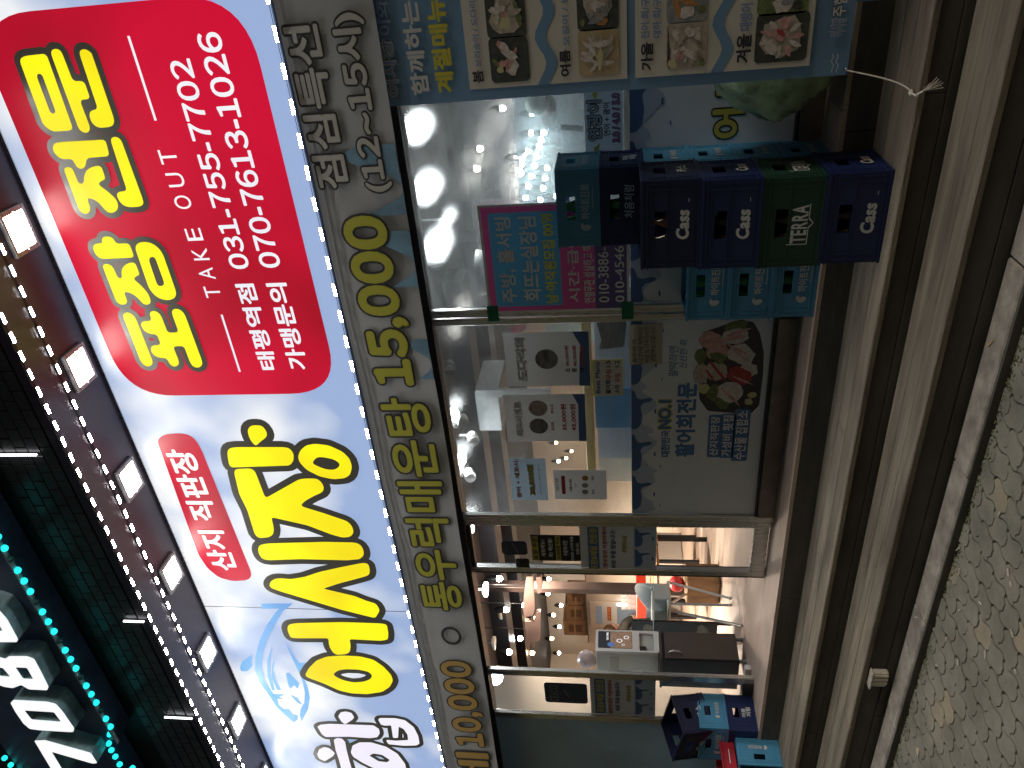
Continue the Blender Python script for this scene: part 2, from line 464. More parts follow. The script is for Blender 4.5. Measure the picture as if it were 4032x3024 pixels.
# kerb stones
kerb = MB().box((X0, 2.845, -0.045), (X1, 2.968, 0.02)).build('kerb', M_sand); struct(kerb)
kx = [-9.0, -7.9, -6.92, -5.9, -4.905, -4.09, -3.235, -2.29, -1.3, -0.3, 0.7, 1.7, 2.2]
for a, b in zip(kx[:-1], kx[1:]):
    box('kerb_stone', (a + .003, 2.8275, -0.044), (b - .003, 2.9735, 0.041 + random.uniform(-.002, .002)), M_gran, kerb, r=0.007)
for a, b in zip(kx[:-1], kx[1:]): box('kerb_shade_strip', (a, 2.8165, -0.04), (b - .002, 2.8262, 0.034), M_riser, kerb, r=.002)  # dark strip added for the shade on the kerb's front face
# steps: three boards to a tread, two to a riser
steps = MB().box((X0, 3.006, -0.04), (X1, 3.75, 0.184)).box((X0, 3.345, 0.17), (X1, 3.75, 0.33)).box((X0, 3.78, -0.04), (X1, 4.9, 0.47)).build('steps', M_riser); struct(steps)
def tread(y0, y1, z, cuts):
    ys = [y0] + cuts + [y1]
    for r in range(3):
        x = X0 + (0.0 if r % 2 else -0.6)
        while x < X1:
            L = random.uniform(4.5, 6.5); xe = min(x + L, X1)
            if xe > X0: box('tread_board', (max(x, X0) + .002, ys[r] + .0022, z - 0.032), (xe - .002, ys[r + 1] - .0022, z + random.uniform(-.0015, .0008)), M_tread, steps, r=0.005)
            x += L
def risers(y, z0, z1):
    zm = z0 + (z1 - z0) * 0.42
    for za, zb, dy in ((z0, zm, 0.0), (zm, z1, 0.004)):
        x = X0
        while x < X1:
            L = random.uniform(4.0, 6.0); xe = min(x + L, X1)
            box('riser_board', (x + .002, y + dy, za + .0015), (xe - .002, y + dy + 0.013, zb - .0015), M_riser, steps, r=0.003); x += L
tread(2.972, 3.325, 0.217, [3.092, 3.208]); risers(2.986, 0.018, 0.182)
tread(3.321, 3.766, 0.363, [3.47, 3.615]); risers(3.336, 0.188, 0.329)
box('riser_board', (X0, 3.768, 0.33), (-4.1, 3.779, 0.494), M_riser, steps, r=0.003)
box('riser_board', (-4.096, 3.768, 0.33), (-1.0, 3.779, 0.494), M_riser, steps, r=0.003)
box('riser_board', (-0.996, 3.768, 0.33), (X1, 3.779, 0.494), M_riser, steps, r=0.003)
# shop floor and landing: porcelain tiles
floor = MB().box((-15.0, 3.782, 0.44), (X1, 12.2, 0.508)).build('floor', M_grout); struct(floor)
xs = [-15.0, -12, -9, -8.1, -7.2, -6.3, -5.4, -4.5, -3.6, -2.7, -1.8, -0.9, 0.0, 0.9, X1]
ys = [3.766, 4.14, 4.74, 5.34, 5.94, 6.54, 7.14, 8.34, 9.54, 12.2]
for a, b in zip(xs[:-1], xs[1:]):
    for c, d in zip(ys[:-1], ys[1:]):
        if c > 5 and a > -4.6: continue
        MB().box((a + .0015, c + .0015, 0.494), (b - .0015, d - .0015, ZL)).build('floor_tile', M_tile, floor)

# ------------------------------------------------------------------ building
bld = thing('shop_building', 'ground floor shop building with steel framed glass front and projecting upper storey', 'building', (-3.4, YG, ZL))
M_blue = mat('blue_wall', (0.45, 0.68, 0.92), 0.3, var=0.12, scale=2.5)
M_wallin = mat('interior_wall', (0.55, 0.5, 0.43), 0.8, var=0.06, scale=3)
M_ceil = mat('black_ceiling', (0.008, 0.008, 0.011), 0.7, var=0.4, scale=2)
M_tilew = mat('dark_wall_tile', (0.05, 0.05, 0.054), 0.32, var=0.35, scale=4)
ZH = 2.69     # underside of the header
box('header', (X0, YG - .04, ZH), (X1, YG + .09, 2.86), M_dark, bld)
box('fascia', (X0, 3.52, 2.86), (X1, 4.6, 4.49), M_dark, bld)
box('soffit', (X0, 2.98, 4.505), (X1, 4.6, 4.56), M_soffit, bld)
upper = MB().box((X0 - 3, 3.0, 4.57), (X1, 4.6, 9.0)).build('upper_wall', M_black, bld)
box('blue_wall', (-7.6, YG - .01, ZL), (-6.03, YG + .03, ZH), M_blue, bld)
box('end_wall', (X0 - 3, YG - .06, 0.0), (-7.6, YG + .2, 2.86), M_black, bld)
box('back_wall', (-15, 11.9, ZL), (X1, 12.1, 3.5), M_wallin, bld)
box('side_wall', (-15.1, YG + .2, ZL), (-14.95, 11.9, 3.5), M_wallin, bld)
box('partition', (-7.6, YG + .2, ZL), (-7.5, 5.72, 3.5), M_wallin, bld)
box('kitchen_wall', (-4.4, 8.6, ZL), (X1 - .05, 8.7, 3.25), mat('kitchen_wall', (.16, .17, .19), .6, var=.4, scale=2), bld)
box('right_wall', (X1 - .05, YG, ZL), (X1, 12, 3.5), M_wallin, bld)
box('ceiling', (-15, YG + .1, 3.25), (X1, 12, 3.3), M_ceil, bld)
# dark wall tiles on the upper storey, seen just above the soffit edge
q = MB()
for r in range(5):
    for c in range(50):
        x = -7.4 + c * 0.118 + (r % 2) * 0.059; z = 4.575 + r * 0.074
        if x > -1.6: continue
        MB().bbox((x, 2.982, z), (x + .114, 2.999, z + .0695), 0.003).build('wall_tile', M_tilew, bld)

# steel frame of the glass front
def post(x0, x1, z0=ZL, z1=ZH, y0=YG - .03, y1=YG + .008, name='post'):
    return box(name, (x0, y0, z0), (x1, y1, z1), M_steel, bld, r=0.004)
post(-2.072, -2.022); post(-2.128, -2.08)          # post A, two tubes side by side
post(-3.715, -3.665); post(-3.77, -3.722, y0=YG - .02)
post(-5.452, -5.382, y0=YG - .03); post(-6.03, -5.965)
post(X1 - .1, X1 - .05)
def rail(x0, x1, z0, z1, m=M_steel, y0=YG - .045, y1=YG + .05): return box('bottom_rail', (x0, y0, z0), (x1, y1, z1), m, bld, r=0.004)
M_sill = mat('stained_sill', (0.24, 0.19, 0.165), 0.45, metal=0.35, var=0.25, scale=7)
rail(-3.662, -2.13, ZL, 0.628, M_sill); rail(-2.02, X1 - .1, ZL, 0.628, M_sill); rail(-5.963, -5.455, ZL, 0.60, M_dark)
rail(-3.662, -2.13, 0.63, 0.645, M_dark, YG - .03); rail(-2.02, X1 - .1, 0.63, 0.645, M_dark, YG - .03)
G_clear = glass('clear_glass', (0.97, 0.98, 0.98)); G_haze = glass('misted_glass', (0.9, 0.93, 0.94), haze=0.06, glow=.09); G_haze1 = glass('smeared_glass', (0.94, 0.96, 0.96), haze=0.03, glow=.06)
def pane(x0, x1, z0, z1, m, parent, y=YG): return box('pane', (x0, y, z0), (x1, y + .008, z1), m, parent)
pane(-3.664, -2.13, 0.645, ZH, G_haze1, bld); pane(-2.02, X1 - .1, 0.645, ZH, G_haze, bld); pane(-5.963, -5.455, 0.602, ZH, G_clear, bld)
# ================================================================== THE BIG BACKLIT SIGN
A1 = zoom(0, 0, .60759); A2 = zoom(0, 1008, .60759); A3 = zoom(0, 2016, .60759)
A4 = zoom(1344, 0, .60759); A5 = zoom(1344, 1008, .60759); A6 = zoom(1344, 2016, .60759)
A7 = zoom(2688, 0, .60759); A8 = zoom(2688, 1008, .60759); A9 = zoom(2688, 2016, .60759)
S1 = zoom(0, 100, .40687); S2 = zoom(100, 775, .45203); S3 = zoom(600, 1600, .45203); S4 = zoom(900, 2200, .49669)
B5 = zoom(1000, 0, .48232); B6 = zoom(1200, 700, .48232); B7 = zoom(1300, 1400, .48232); B8 = zoom(1500, 2100, .5571)
PS = front(YS)
ZS0, ZS1 = 3.012, 4.500
M_panel = backlit('sign_print', (0.95, 0.97, 1.0), 0.9, (0.34, 0.46, 0.74), 1.5, (3.0, 3.75))
M_red = backlit('sign_red', (0.6, 0.006, 0.035), 1.0, (0.36, 0.006, 0.018), 0.9)
M_yel = backlit('sign_yellow', (1.0, 0.93, 0.008), 1.0, (0.88, 0.68, 0.01), 1.4)
M_ink = mat('sign_outline_ink', (0.03, 0.028, 0.02), 0.3, emit=0.05, ecol=(0.5, 0.45, 0.35))
M_wht = backlit('sign_white', (1, 1, 1), 0.95, (0.85, 0.85, 0.95))
M_lil = backlit('sign_lilac', (0.86, 0.8, 0.98), 0.95, (0.95, 0.93, 1.0))
M_fish = backlit('sign_fish_blue', (0.22, 0.5, 0.85), 0.95, (0.16, 0.36, 0.75), 2.0)
sign = thing('shop_sign', 'huge backlit white and blue shop sign with yellow Korean lettering above the entrance', 'sign', (-3.4, YS, ZS0))
box('light_box', (X0, YS + .002, ZS0), (X1, YS + .05, ZS1), M_panel, sign)
box('edge_trim', (X0, YS - .006, ZS1 - .012), (X1, YS + .0015, ZS1 + .002), M_steel, sign)
MB().poly(PS, [rnd(rect(-2.203, 3.105, -0.180, 4.405), 0.3)], 0.001).build('red_panel', M_red, sign)
def L(z, pts): return [PS.px(*z(x, y)) for x, y in pts]
def big(z, loops, name='letter', m=None, rr=0.02, out=0.03):
    glyph(PS, [L(z, l) for l in loops], name, m or M_yel, sign, 0.006, rr, out, M_ink)
# takeaway speciality lettering on the red panel
big(S1, [[(195, 330), (240, 295), (455, 270), (712, 990), (690, 1015), (510, 1025), (425, 960)], [(355, 470), (412, 462), (552, 848), (498, 852)]])
big(S1, [[(497, 260), (520, 228), (560, 224), (600, 245), (715, 540), (820, 533), (883, 710), (778, 718), (880, 985), (870, 1025), (835, 1040), (790, 1020), (765, 990)]])
big(S1, [[(773, 262), (795, 230), (840, 228), (890, 262), (900, 285), (1112, 905), (1108, 955), (1075, 980), (960, 990), (900, 950), (868, 870), (885, 820), (955, 808)]])
big(A1, [[(345, 950), (360, 925), (400, 918), (688, 902), (715, 1010), (565, 1022), (560, 1075), (535, 1095), (505, 1085), (485, 1050), (470, 1028), (400, 1030), (355, 990)]])
big(A1, [[(418, 1095), (435, 1080), (465, 1082), (480, 1100), (515, 1190), (550, 1185), (548, 1140), (565, 1100), (610, 1075), (660, 1070), (690, 1160), (660, 1170), (645, 1185), (650, 1200), (700, 1235), (760, 1290), (773, 1340), (755, 1370), (720, 1380), (690, 1365), (640, 1305), (590, 1280), (570, 1285), (592, 1350), (580, 1380), (545, 1385), (515, 1355)]])
big(A1, [[(720, 905), (735, 885), (765, 885), (790, 905), (930, 1290), (935, 1320), (910, 1338), (830, 1340), (790, 1320), (758, 1265), (770, 1240), (828, 1235)]])
big(S2, [[(592, 430), (615, 405), (680, 400), (670, 370), (685, 345), (725, 340), (770, 355), (795, 405), (910, 400), (955, 525), (690, 537), (650, 530), (610, 490)]])
big(S2, [[(677, 600), (695, 580), (735, 582), (770, 610), (812, 705), (850, 705), (840, 650), (855, 605), (900, 572), (960, 565), (1002, 675), (975, 685), (955, 700), (955, 720), (1000, 755), (1070, 830), (1095, 890), (1095, 920), (1070, 938), (1030, 930), (990, 880), (930, 835), (860, 818), (893, 900), (885, 930), (845, 938), (800, 915)]])
big(S2, [[(960, 440), (980, 400), (1040, 385), (1110, 400), (1170, 445), (1205, 500), (1320, 830), (1310, 875), (1260, 898), (1190, 890), (1130, 855), (1080, 790)], [(1078, 540), (1105, 515), (1135, 525), (1215, 745), (1205, 770), (1170, 775), (1150, 755)]])
big(S2, [[(853, 1035), (870, 1005), (905, 1000), (950, 1030), (970, 1060), (1115, 1430), (1110, 1460), (1075, 1475), (1040, 1465), (1010, 1430)]])
big(S2, [[(1085, 1010), (1105, 990), (1145, 990), (1185, 1025), (1245, 1180), (1340, 1175), (1280, 1010), (1285, 980), (1320, 968), (1365, 985), (1395, 1025), (1545, 1430), (1543, 1465), (1510, 1487), (1465, 1475), (1440, 1440), (1385, 1295), (1290, 1298), (1342, 1425), (1340, 1460), (1305, 1478), (1265, 1460), (1235, 1400), (1165, 1398), (1115, 1370), (1095, 1325), (1105, 1290), (1185, 1285), (1150, 1193), (1080, 1190), (1030, 1155), (1008, 1105), (1025, 1080), (1105, 1075)]])
# the shop name
big(S3, [[(832, 195), (865, 160), (955, 160), (990, 200), (1005, 240), (990, 270), (940, 305), (915, 333), (895, 333), (865, 300), (840, 250)]], out=0.045)
big(S3, [[(655, 400), (670, 360), (730, 350), (1150, 350), (1200, 360), (1235, 410), (1232, 470), (1200, 510), (690, 527), (670, 500)]], out=0.045)
big(S3, [[(1270, 440), (1290, 380), (1340, 335), (1420, 320), (1540, 335), (1660, 390), (1720, 450), (1742, 520), (1725, 590), (1680, 620), (1580, 630), (1460, 605), (1350, 550), (1290, 490)], [(1392, 490), (1430, 440), (1480, 435), (1580, 455), (1635, 490), (1630, 520), (1590, 548), (1520, 545), (1450, 520)]], out=0.045)
big(S3, [[(715, 570), (730, 540), (800, 538), (850, 535), (890, 550), (910, 590), (980, 775), (1000, 788), (1280, 630), (1350, 622), (1440, 625), (1480, 660), (1500, 710), (1480, 745), (1410, 775), (1330, 820), (1295, 858), (1330, 875), (1480, 920), (1700, 995), (1740, 1035), (1757, 1090), (1730, 1130), (1660, 1138), (1560, 1110), (1350, 1030), (1040, 960), (1062, 1060), (1055, 1110), (1020, 1135), (930, 1143), (895, 1110), (830, 900), (760, 760)]], out=0.045)
big(S3, [[(922, 1235), (940, 1200), (1010, 1188), (1500, 1175), (1760, 1180), (1810, 1195), (1840, 1240), (1845, 1290), (1810, 1325), (1700, 1335), (1300, 1325), (1020, 1335), (960, 1325), (930, 1280)]], out=0.045)
big(S4, [[(325, 200), (340, 170), (380, 150), (440, 150), (490, 157), (600, 140), (720, 100), (900, 60), (1070, 27), (1110, 35), (1123, 90), (1115, 125), (1050, 145), (880, 190), (752, 232), (850, 255), (1000, 290), (1100, 330), (1170, 350), (1195, 390), (1198, 410), (1165, 465), (1100, 450), (900, 400), (600, 310), (400, 250), (335, 225)]], out=0.045)
big(S4, [[(467, 545), (480, 515), (540, 505), (900, 497), (1200, 507), (1255, 515), (1268, 580), (1265, 635), (1210, 645), (960, 632), (970, 680), (965, 730), (940, 750), (860, 757), (830, 740), (800, 690), (793, 625), (560, 625), (495, 622), (475, 580)]], out=0.045)
big(S4, [[(608, 915), (640, 860), (700, 800), (780, 770), (900, 762), (1040, 768), (1150, 795), (1230, 850), (1290, 915), (1305, 960), (1280, 1010), (1220, 1050), (1100, 1068), (980, 1062), (880, 1040), (760, 985), (680, 955), (625, 935)], [(830, 910), (870, 880), (930, 870), (1030, 873), (1110, 890), (1143, 920), (1125, 950), (1070, 970), (990, 975), (920, 960), (860, 935)]], out=0.045)
# lilac-white syllable at the left end
for lp in ([[(870, 1245), (890, 1212), (930, 1205), (975, 1215), (998, 1250), (985, 1270), (925, 1308), (895, 1285)]],
           [[(705, 1325), (730, 1310), (800, 1303), (1000, 1310), (1150, 1315), (1195, 1345), (1200, 1380), (1180, 1410), (1120, 1417), (950, 1405), (770, 1408), (740, 1385)]],
           [[(703, 1545), (720, 1505), (760, 1487), (800, 1495), (845, 1535), (830, 1560), (765, 1600), (720, 1580)]],
           [[(835, 1430), (860, 1415), (900, 1420), (925, 1445), (935, 1500), (960, 1600), (990, 1700), (905, 1700), (880, 1600), (850, 1510)]],
           [[(970, 1530), (985, 1475), (1040, 1450), (1130, 1450), (1250, 1485), (1340, 1540), (1400, 1620), (1420, 1700), (1340, 1720), (1200, 1680), (1060, 1610), (990, 1565)], [(1117, 1555), (1150, 1538), (1220, 1550), (1280, 1590), (1260, 1608), (1190, 1600)]],
           [[(1187, 1270), (1200, 1257), (1320, 1258), (1400, 1275), (1470, 1330), (1505, 1400), (1515, 1460), (1490, 1475), (1390, 1477), (1270, 1465), (1255, 1445), (1252, 1430), (1330, 1437), (1425, 1432), (1420, 1390), (1390, 1345), (1350, 1325), (1345, 1415), (1305, 1415), (1290, 1315), (1240, 1318), (1210, 1310)]]):
    big(S4, lp, m=M_lil, rr=0.012, out=0.034)
# fish emblem
for lp in ([(258, 355), (513, 352), (430, 415), (370, 520), (310, 630), (272, 740), (262, 850), (285, 950), (340, 1045), (300, 1050), (245, 980), (210, 880), (212, 780), (245, 650), (300, 530), (360, 440), (403, 393), (265, 397)],
           [(300, 1050), (340, 1045), (390, 1120), (400, 1160), (440, 1190), (480, 1190), (510, 1230), (550, 1240), (548, 1275), (515, 1295), (450, 1240), (380, 1170)],
           [(448, 655), (500, 740), (560, 825), (610, 823), (590, 870), (600, 950), (630, 1020), (645, 1100), (630, 1190), (580, 1285), (565, 1240), (570, 1190), (600, 1140), (605, 1060), (590, 980), (560, 900), (510, 800)],
           [(455, 905), (480, 900), (560, 985), (550, 1030), (520, 1000), (490, 1030), (470, 985)],
           [(345, 690), (330, 800), (335, 920), (368, 1042), (345, 1040), (310, 930), (305, 810)], [(365, 785), (355, 880), (375, 960), (418, 1038), (385, 1038), (345, 940), (345, 850)],
           [(90, 860), (110, 810), (185, 760), (180, 800), (190, 850), (150, 890), (100, 890)], [(490, 1075), (545, 1100), (590, 1160), (540, 1135)],
           [(345, 1070), (450, 1075), (400, 1095), (440, 1110), (375, 1110)]):
    glyph(PS, [L(S4, lp)], 'fish_emblem', M_fish, sign, 0.002, 0.006)
# red pill with white lettering
pill = MB().poly(PS, [rnd(L(S3, [(45, 310), (60, 270), (120, 240), (250, 232), (330, 250), (385, 300), (430, 380), (862, 1445), (860, 1490), (820, 1515), (700, 1522), (580, 1490), (480, 1410), (400, 1290)]), 0.03)], 0.001).build('red_pill', M_red, sign)
text(PS, '산지 직판장', (lambda a, b: (b[0], b[1], a[0], a[1]))(PS.px(*S3(105, 372)), PS.px(*S3(755, 1428))), M_wht, sign, bold=0.03, h=0.004)
def sgn(z, body, rt, lb, bold, m=M_wht):
    a, b = PS.px(*z(*rt)), PS.px(*z(*lb)); text(PS, body, (b[0], b[1], a[0], a[1]), m, sign, bold=bold, h=0.004, res=5)
for body, rt, lb in (('TAKE', S2(1385, 275), S2(1714, 874)), ('OUT', A1(1022, 972), A1(1254, 1350))):
    a, b = PS.px(*rt), PS.px(*lb); n = len(body); cw = (a[0] - b[0]) / (n + (n - 1) * .62)
    for k, ch in enumerate(body): x = b[0] + k * cw * 1.62; text(PS, ch, (x, b[1], x + cw, a[1]), M_wht, sign, bold=0.0, h=0.004)
def line2(rt, lb, body, bold=0.022):
    a, b = PS.px(*rt), PS.px(*lb); text(PS, body, (b[0], b[1], a[0], a[1]), M_wht, sign, bold=bold, h=0.004, res=5, gap=.1 if '-' in body else None)
line2(A1(1090, 388), A2(1625, 80), '031-755-7702'); line2(A1(1268, 215), A2(1828, 72), '070-7613-1026')
line2(A2(1522, 180), A2(1808, 735), '태평역점', 0.028); line2(A2(1722, 175), A2(2005, 732), '가맹문의', 0.028)
for p0, p1 in (((835, 232), (1012, 780)),):
    a, b = PS.px(*A1(*p0)), PS.px(*A1(*p1)); MB().poly(PS, [rect(b[0], a[1] - .006, a[0], a[1] + .006)], 0.004).build('rule_line', M_wht, sign)
a, b = PS.px(*A2(1438, 378)), PS.px(*A2(1560, 748)); MB().poly(PS, [rect(b[0], a[1] - .006, a[0], a[1] + .006)], 0.004).build('rule_line', M_wht, sign)
# joints in the acrylic
for x in (-3.98, -6.4): box('panel_joint', (x - .0015, YS - .001, ZS0), (x + .0015, YS + .0015, ZS1), M_ink, sign)

# ------------------------------------------------------------------ LED strips
M_led = lamp_mat('led_white', (0.98, 0.97, 0.93), 130); M_led2 = lamp_mat('led_white_bright', (0.97, 0.96, 0.92), 220); M_mod = mat('module_white', (.7, .7, .7), .5)
M_wire = mat('wire', (0.02, 0.02, 0.02), 0.5)
def led_strip(label, x0, step, y, z, down, group):
    t = thing('led_strip', label, 'light', (-3.5, y, z), group=group)
    k = 1 if down else 0
    wq = MB()
    for d in (-.004, .004): wq.tube([(X0, y + d * k, z + d * (1 - k)), (X1, y + d * k, z + d * (1 - k))], 0.0014, 4)
    wq.build('wire', M_wire, t)
    x = x0
    while x > -7.6:
        if down: q = MB().box((x - .029, y - .008, z - .009), (x + .029, y + .008, z - .001))
        else: q = MB().box((x - .036, y - .012, z - .0075), (x + .036, y - .001, z + .0075))
        md_ = q.build('led_module', M_mod, t); e_ = MB()
        for dx in (-.023, 0, .023):
            if down:
                dx *= .8; e_.add([(x + dx - .0085, y - .008, z - .0096), (x + dx - .0085, y + .008, z - .0096), (x + dx + .0085, y + .008, z - .0096), (x + dx + .0085, y - .008, z - .0096)], [(0, 1, 2, 3)])
            else: e_.add([(x + dx - .0095, y - .0125, z - .0065), (x + dx + .0095, y - .0125, z - .0065), (x + dx + .0095, y - .0125, z + .0065), (x + dx - .0095, y - .0125, z + .0065)], [(0, 1, 2, 3)])
        e_.build('led_chip', M_led if down else M_led2, md_)
        x -= step
    return t
led_strip('strip of white LED modules on a wire along the bottom edge of the big sign', -0.05, 0.1515, YS - .004, 2.996, False, 'LED strips')
led_strip('row of white LED modules on the soffit nearest the sign', -0.60, 0.1125, 3.172, 4.502, True, 'LED strips')
led_strip('outer row of white LED modules along the front edge of the soffit', -0.60, 0.1055, 2.992, 4.502, True, 'LED strips')
# vertical LED tubes on the wall above
for x, z0, z1, lab in ((-2.25, 4.665, 4.93, 'short vertical LED tube above the soffit, at the right near the picture edge'), (-3.558, 4.52, 4.668, 'short vertical LED tube in the middle of the dark wall above the soffit'), (-4.54, 4.52, 4.739, 'short vertical LED tube beside the lit wall tiles at the left')):
    t = thing('led_tube', lab, 'light', (x, 2.97, z0), group='vertical LED tubes')
    q = MB(); n = int((z1 - z0) / 0.011)
    for k in range(n): q.lathe((x, 2.966, z0 + k * .011), [(0.001, 0), (0.0065, .0035), (0.0065, .0065), (0.001, .0105)], 6)
    q.build('tube', lamp_mat('led_tube_white', (0.95, 0.96, 1), 5), t); box('bracket', (x - .004, 2.972, z0), (x + .004, 2.981, z1), M_steel, t)
# floodlights set in the soffit
M_fl = lamp_mat('flood_light', (1.0, 0.97, 0.9), 42); M_case = mat('flood_case', (0.42, 0.42, 0.44), 0.4, metal=0.4)
pos = ['at the right picture corner', 'above the middle of the red panel', 'above the red pill', 'above the middle of the yellow shop name', 'above the fish tail', 'above the fish head', 'leftmost, above the lilac lettering']
for k in range(7):
    x = -1.122 - 0.7893 * k
    t = thing('floodlight', 'square LED floodlight in the soffit ' + pos[k], 'floodlight', (x, 3.315, 4.505), group='soffit floodlights')
    q = MB()
    for a, b in (((-.113, -.09), (.113, -.07)), ((-.113, .07), (.113, .09)), ((-.113, -.07), (-.088, .07)), ((.088, -.07), (.113, .07))):
        q.bbox((x + a[0], 3.315 + a[1], 4.482), (x + b[0], 3.315 + b[1], 4.5035), 0.003)
    q.build('frame', M_case, t)
    box('lens', (x - .087, 3.246, 4.489), (x + .087, 3.384, 4.496), M_fl, t)
    q = MB()
    for sx in (-.1, .1): q.ball((x + sx, 3.315, 4.481), .006, 6, 4)
    q.build('screw', M_steel, t)

# ------------------------------------------------------------------ sign of the bar upstairs
M_navy = mat('dark_teal_panel', (0.06, 0.1, 0.2), 0.35, var=0.3, scale=5)
M_teal = lamp_mat('teal_bulb', (0.02, 0.8, 0.74), 1.5); M_teal0 = mat('dead_bulb', (0.05, 0.16, 0.17), 0.2)
M_7 = backlit('letter_face', (1, 1, 1), 1.0, (0.93, 0.94, 1.0)); M_7s = mat('letter_side', (0.34, 0.55, 0.64), 0.25, metal=0.1, var=0.4, scale=6)
top = thing('bar_sign', 'dark teal sign upstairs with big white 7080 channel numerals and a border of teal bulbs', 'sign', (-4.0, 2.85, 5.02))
box('panel', (-4.62, 2.83, 5.03), (1.5, 2.985, 6.9), M_navy, top); box('panel', (-7.5, 2.83, 5.135), (-4.625, 2.985, 6.0), M_navy, top)
box('ledge', (-4.62, 2.80, 5.016), (1.5, 2.828, 5.028), M_7s, top)
P7 = front(2.705)
def L7(pts): return [P7.px(*A3(x, y)) for x, y in pts]
K0 = zoom(0, 2350, .70797)
def L7(pts): return [P7.px(*K0(x, y)) for x, y in pts]
for lp in ([[(190, 800), (250, 797), (505, 868), (541, 925), (515, 928), (287, 862), (370, 1000), (310, 1000)]],
           [[(58, 590), (75, 573), (260, 583), (310, 595), (350, 640), (412, 730), (408, 752), (380, 752), (220, 742), (165, 735), (130, 705), (85, 640)], [(135, 632), (300, 642), (340, 695), (175, 682)]],
           [[(-130, 310), (-20, 330), (30, 345), (50, 330), (150, 330), (190, 345), (225, 410), (270, 500), (262, 520), (160, 515), (118, 490), (70, 508), (20, 500), (-60, 470)], [(85, 392), (150, 395), (185, 458), (128, 455)], [(-40, 390), (15, 395), (58, 445), (0, 440)]],
           [[(-260, 20), (-60, 55), (0, 78), (40, 125), (100, 235), (95, 252), (0, 252), (-150, 230), (-230, 140)], [(-150, 120), (-20, 130), (15, 190), (-80, 185)]]):
    lps = [rnd(L7(l), 0.012) for l in lp]
    o = MB().poly(P7, lps, 0.0).build('numeral', M_7, top)
    MB().poly(P7, lps, -0.002, 0.122).build('return', M_7s, o)
dead = {3, 7, 11, 15, 19}
for k in range(24):
    x = -2.62 - .0868 * k; z = 5.008
    if k == 22: z = 5.05
    if k == 23: x = -4.64; z = 5.10
    q = MB().lathe((x, 2.814, z), [(0.019, 0.008), (0.021, 0.0), (0.017, -0.011), (0.009, -0.018), (0.0, -0.021)], 8); q.build('bulb', M_teal0 if k in dead else M_teal, top)
for x, z in ((-4.72, 5.112), (-4.797, 5.112), (-4.89, 5.115), (-4.928, 5.03), (-4.896, 6.031), (-4.981, 6.022), (-5.058, 6.014), (-5.14, 6.01)):
    MB().ball((x, 2.815, z), .02, 8, 6).build('bulb', M_teal, top)

# ================================================================== LONG CLOTH BANNER UNDER THE SIGN
YB = 3.476
PB = front(YB)
M_cloth = mat('banner_cloth', (0.5, 0.51, 0.53), 0.75, var=0.08, scale=2, bump=0.06, bscale=12)
M_bwave = mat('banner_wave', (0.2, 0.36, 0.5), 0.75, var=0.25, scale=5)
M_byel = mat('banner_yellow', (0.52, 0.5, 0.045), 0.7); M_bink = mat('banner_ink', (0.05, 0.045, 0.045), 0.7)
M_borg = mat('banner_orange', (0.58, 0.36, 0.1), 0.7); M_bgry = mat('banner_pale', (0.55, 0.54, 0.5), 0.7)
ban = thing('cloth_banner', 'long pale cloth banner with yellow lunch menu prices hanging under the big sign', 'banner', (-3.4, YB, 2.555))
q = MB(); n = 120
for k in range(n + 1):
    x = X0 + (X1 - X0) * k / n
    for j, z in enumerate((2.985, 2.77, 2.555)):
        q.v.append(Vector((x, YB + 0.006 + 0.004 * math.sin(x * 5 + j) * (0.3 + j * .5), z + (0.004 * math.sin(x * 3.1) if j == 2 else 0))))
for k in range(n):
    for j in range(2): q.f.append((k * 3 + j, k * 3 + j + 1, k * 3 + j + 4, k * 3 + j + 3)); q.smooth.append(True)
q.build('cloth', M_cloth, ban)
for cx, w_, h_ in ((-1.02, .34, .26), (-1.42, .3, .16), (-2.0, .25, .1), (-6.2, .4, .2)):
    lp = [(cx - w_ / 2 + w_ * k / 12, 2.558 + h_ * (0.5 + 0.5 * math.sin(k * .55 + 2.2)) ** 1.5) for k in range(13)] + [(cx + w_ / 2, 2.557), (cx - w_ / 2, 2.557)]
    MB().poly(PB, [lp], 0.0012).build('wave_print', M_bwave, ban)
def bt(z0, rt, z1, lb, body, m, bold=0.03, out=0.05):
    a, b = PB.px(*z0(*rt)), PB.px(*z1(*lb))
    text(PB, body, (b[0], b[1], a[0], a[1]), m, ban, bold=bold, h=0.004, out=out, omat=M_bink, res=4, gap=.13 if ',' in body or '(' in body else None)
bt(B7, (398, 345), B8, (588, 545), '통우럭매운탕', M_byel, 0.022, 0.045)
bt(B6, (290, 315), B7, (735, 242), '15,000', M_byel, 0.05, 0.045)
bt(B5, (232, 215), B5, (790, 1530), '점심특선', M_bgry, 0.026, 0.055)
bt(B5, (615, 115), B5, (1140, 1560), '(12~15시)', M_bgry, 0.036, 0.06)
bt(B8, (412, 895), B8, (762, 1510), '10,000', M_borg, 0.045, 0.04)
bt(B8, (525, 1540), B8, (800, 1790), '메', M_borg, 0.028, 0.045)
c = PB.px(*B8(498, 722)); ring = [(c[0] + .094 * math.cos(t * .2618), c[1] + .058 * math.sin(t * .2618) * 1.25) for t in range(24)]
MB().poly(PB, [ring, [(c[0] + (x - c[0]) * .72, c[1] + (z - c[1]) * .72) for x, z in ring]], 0.003).build('ring_print', M_bink, ban)

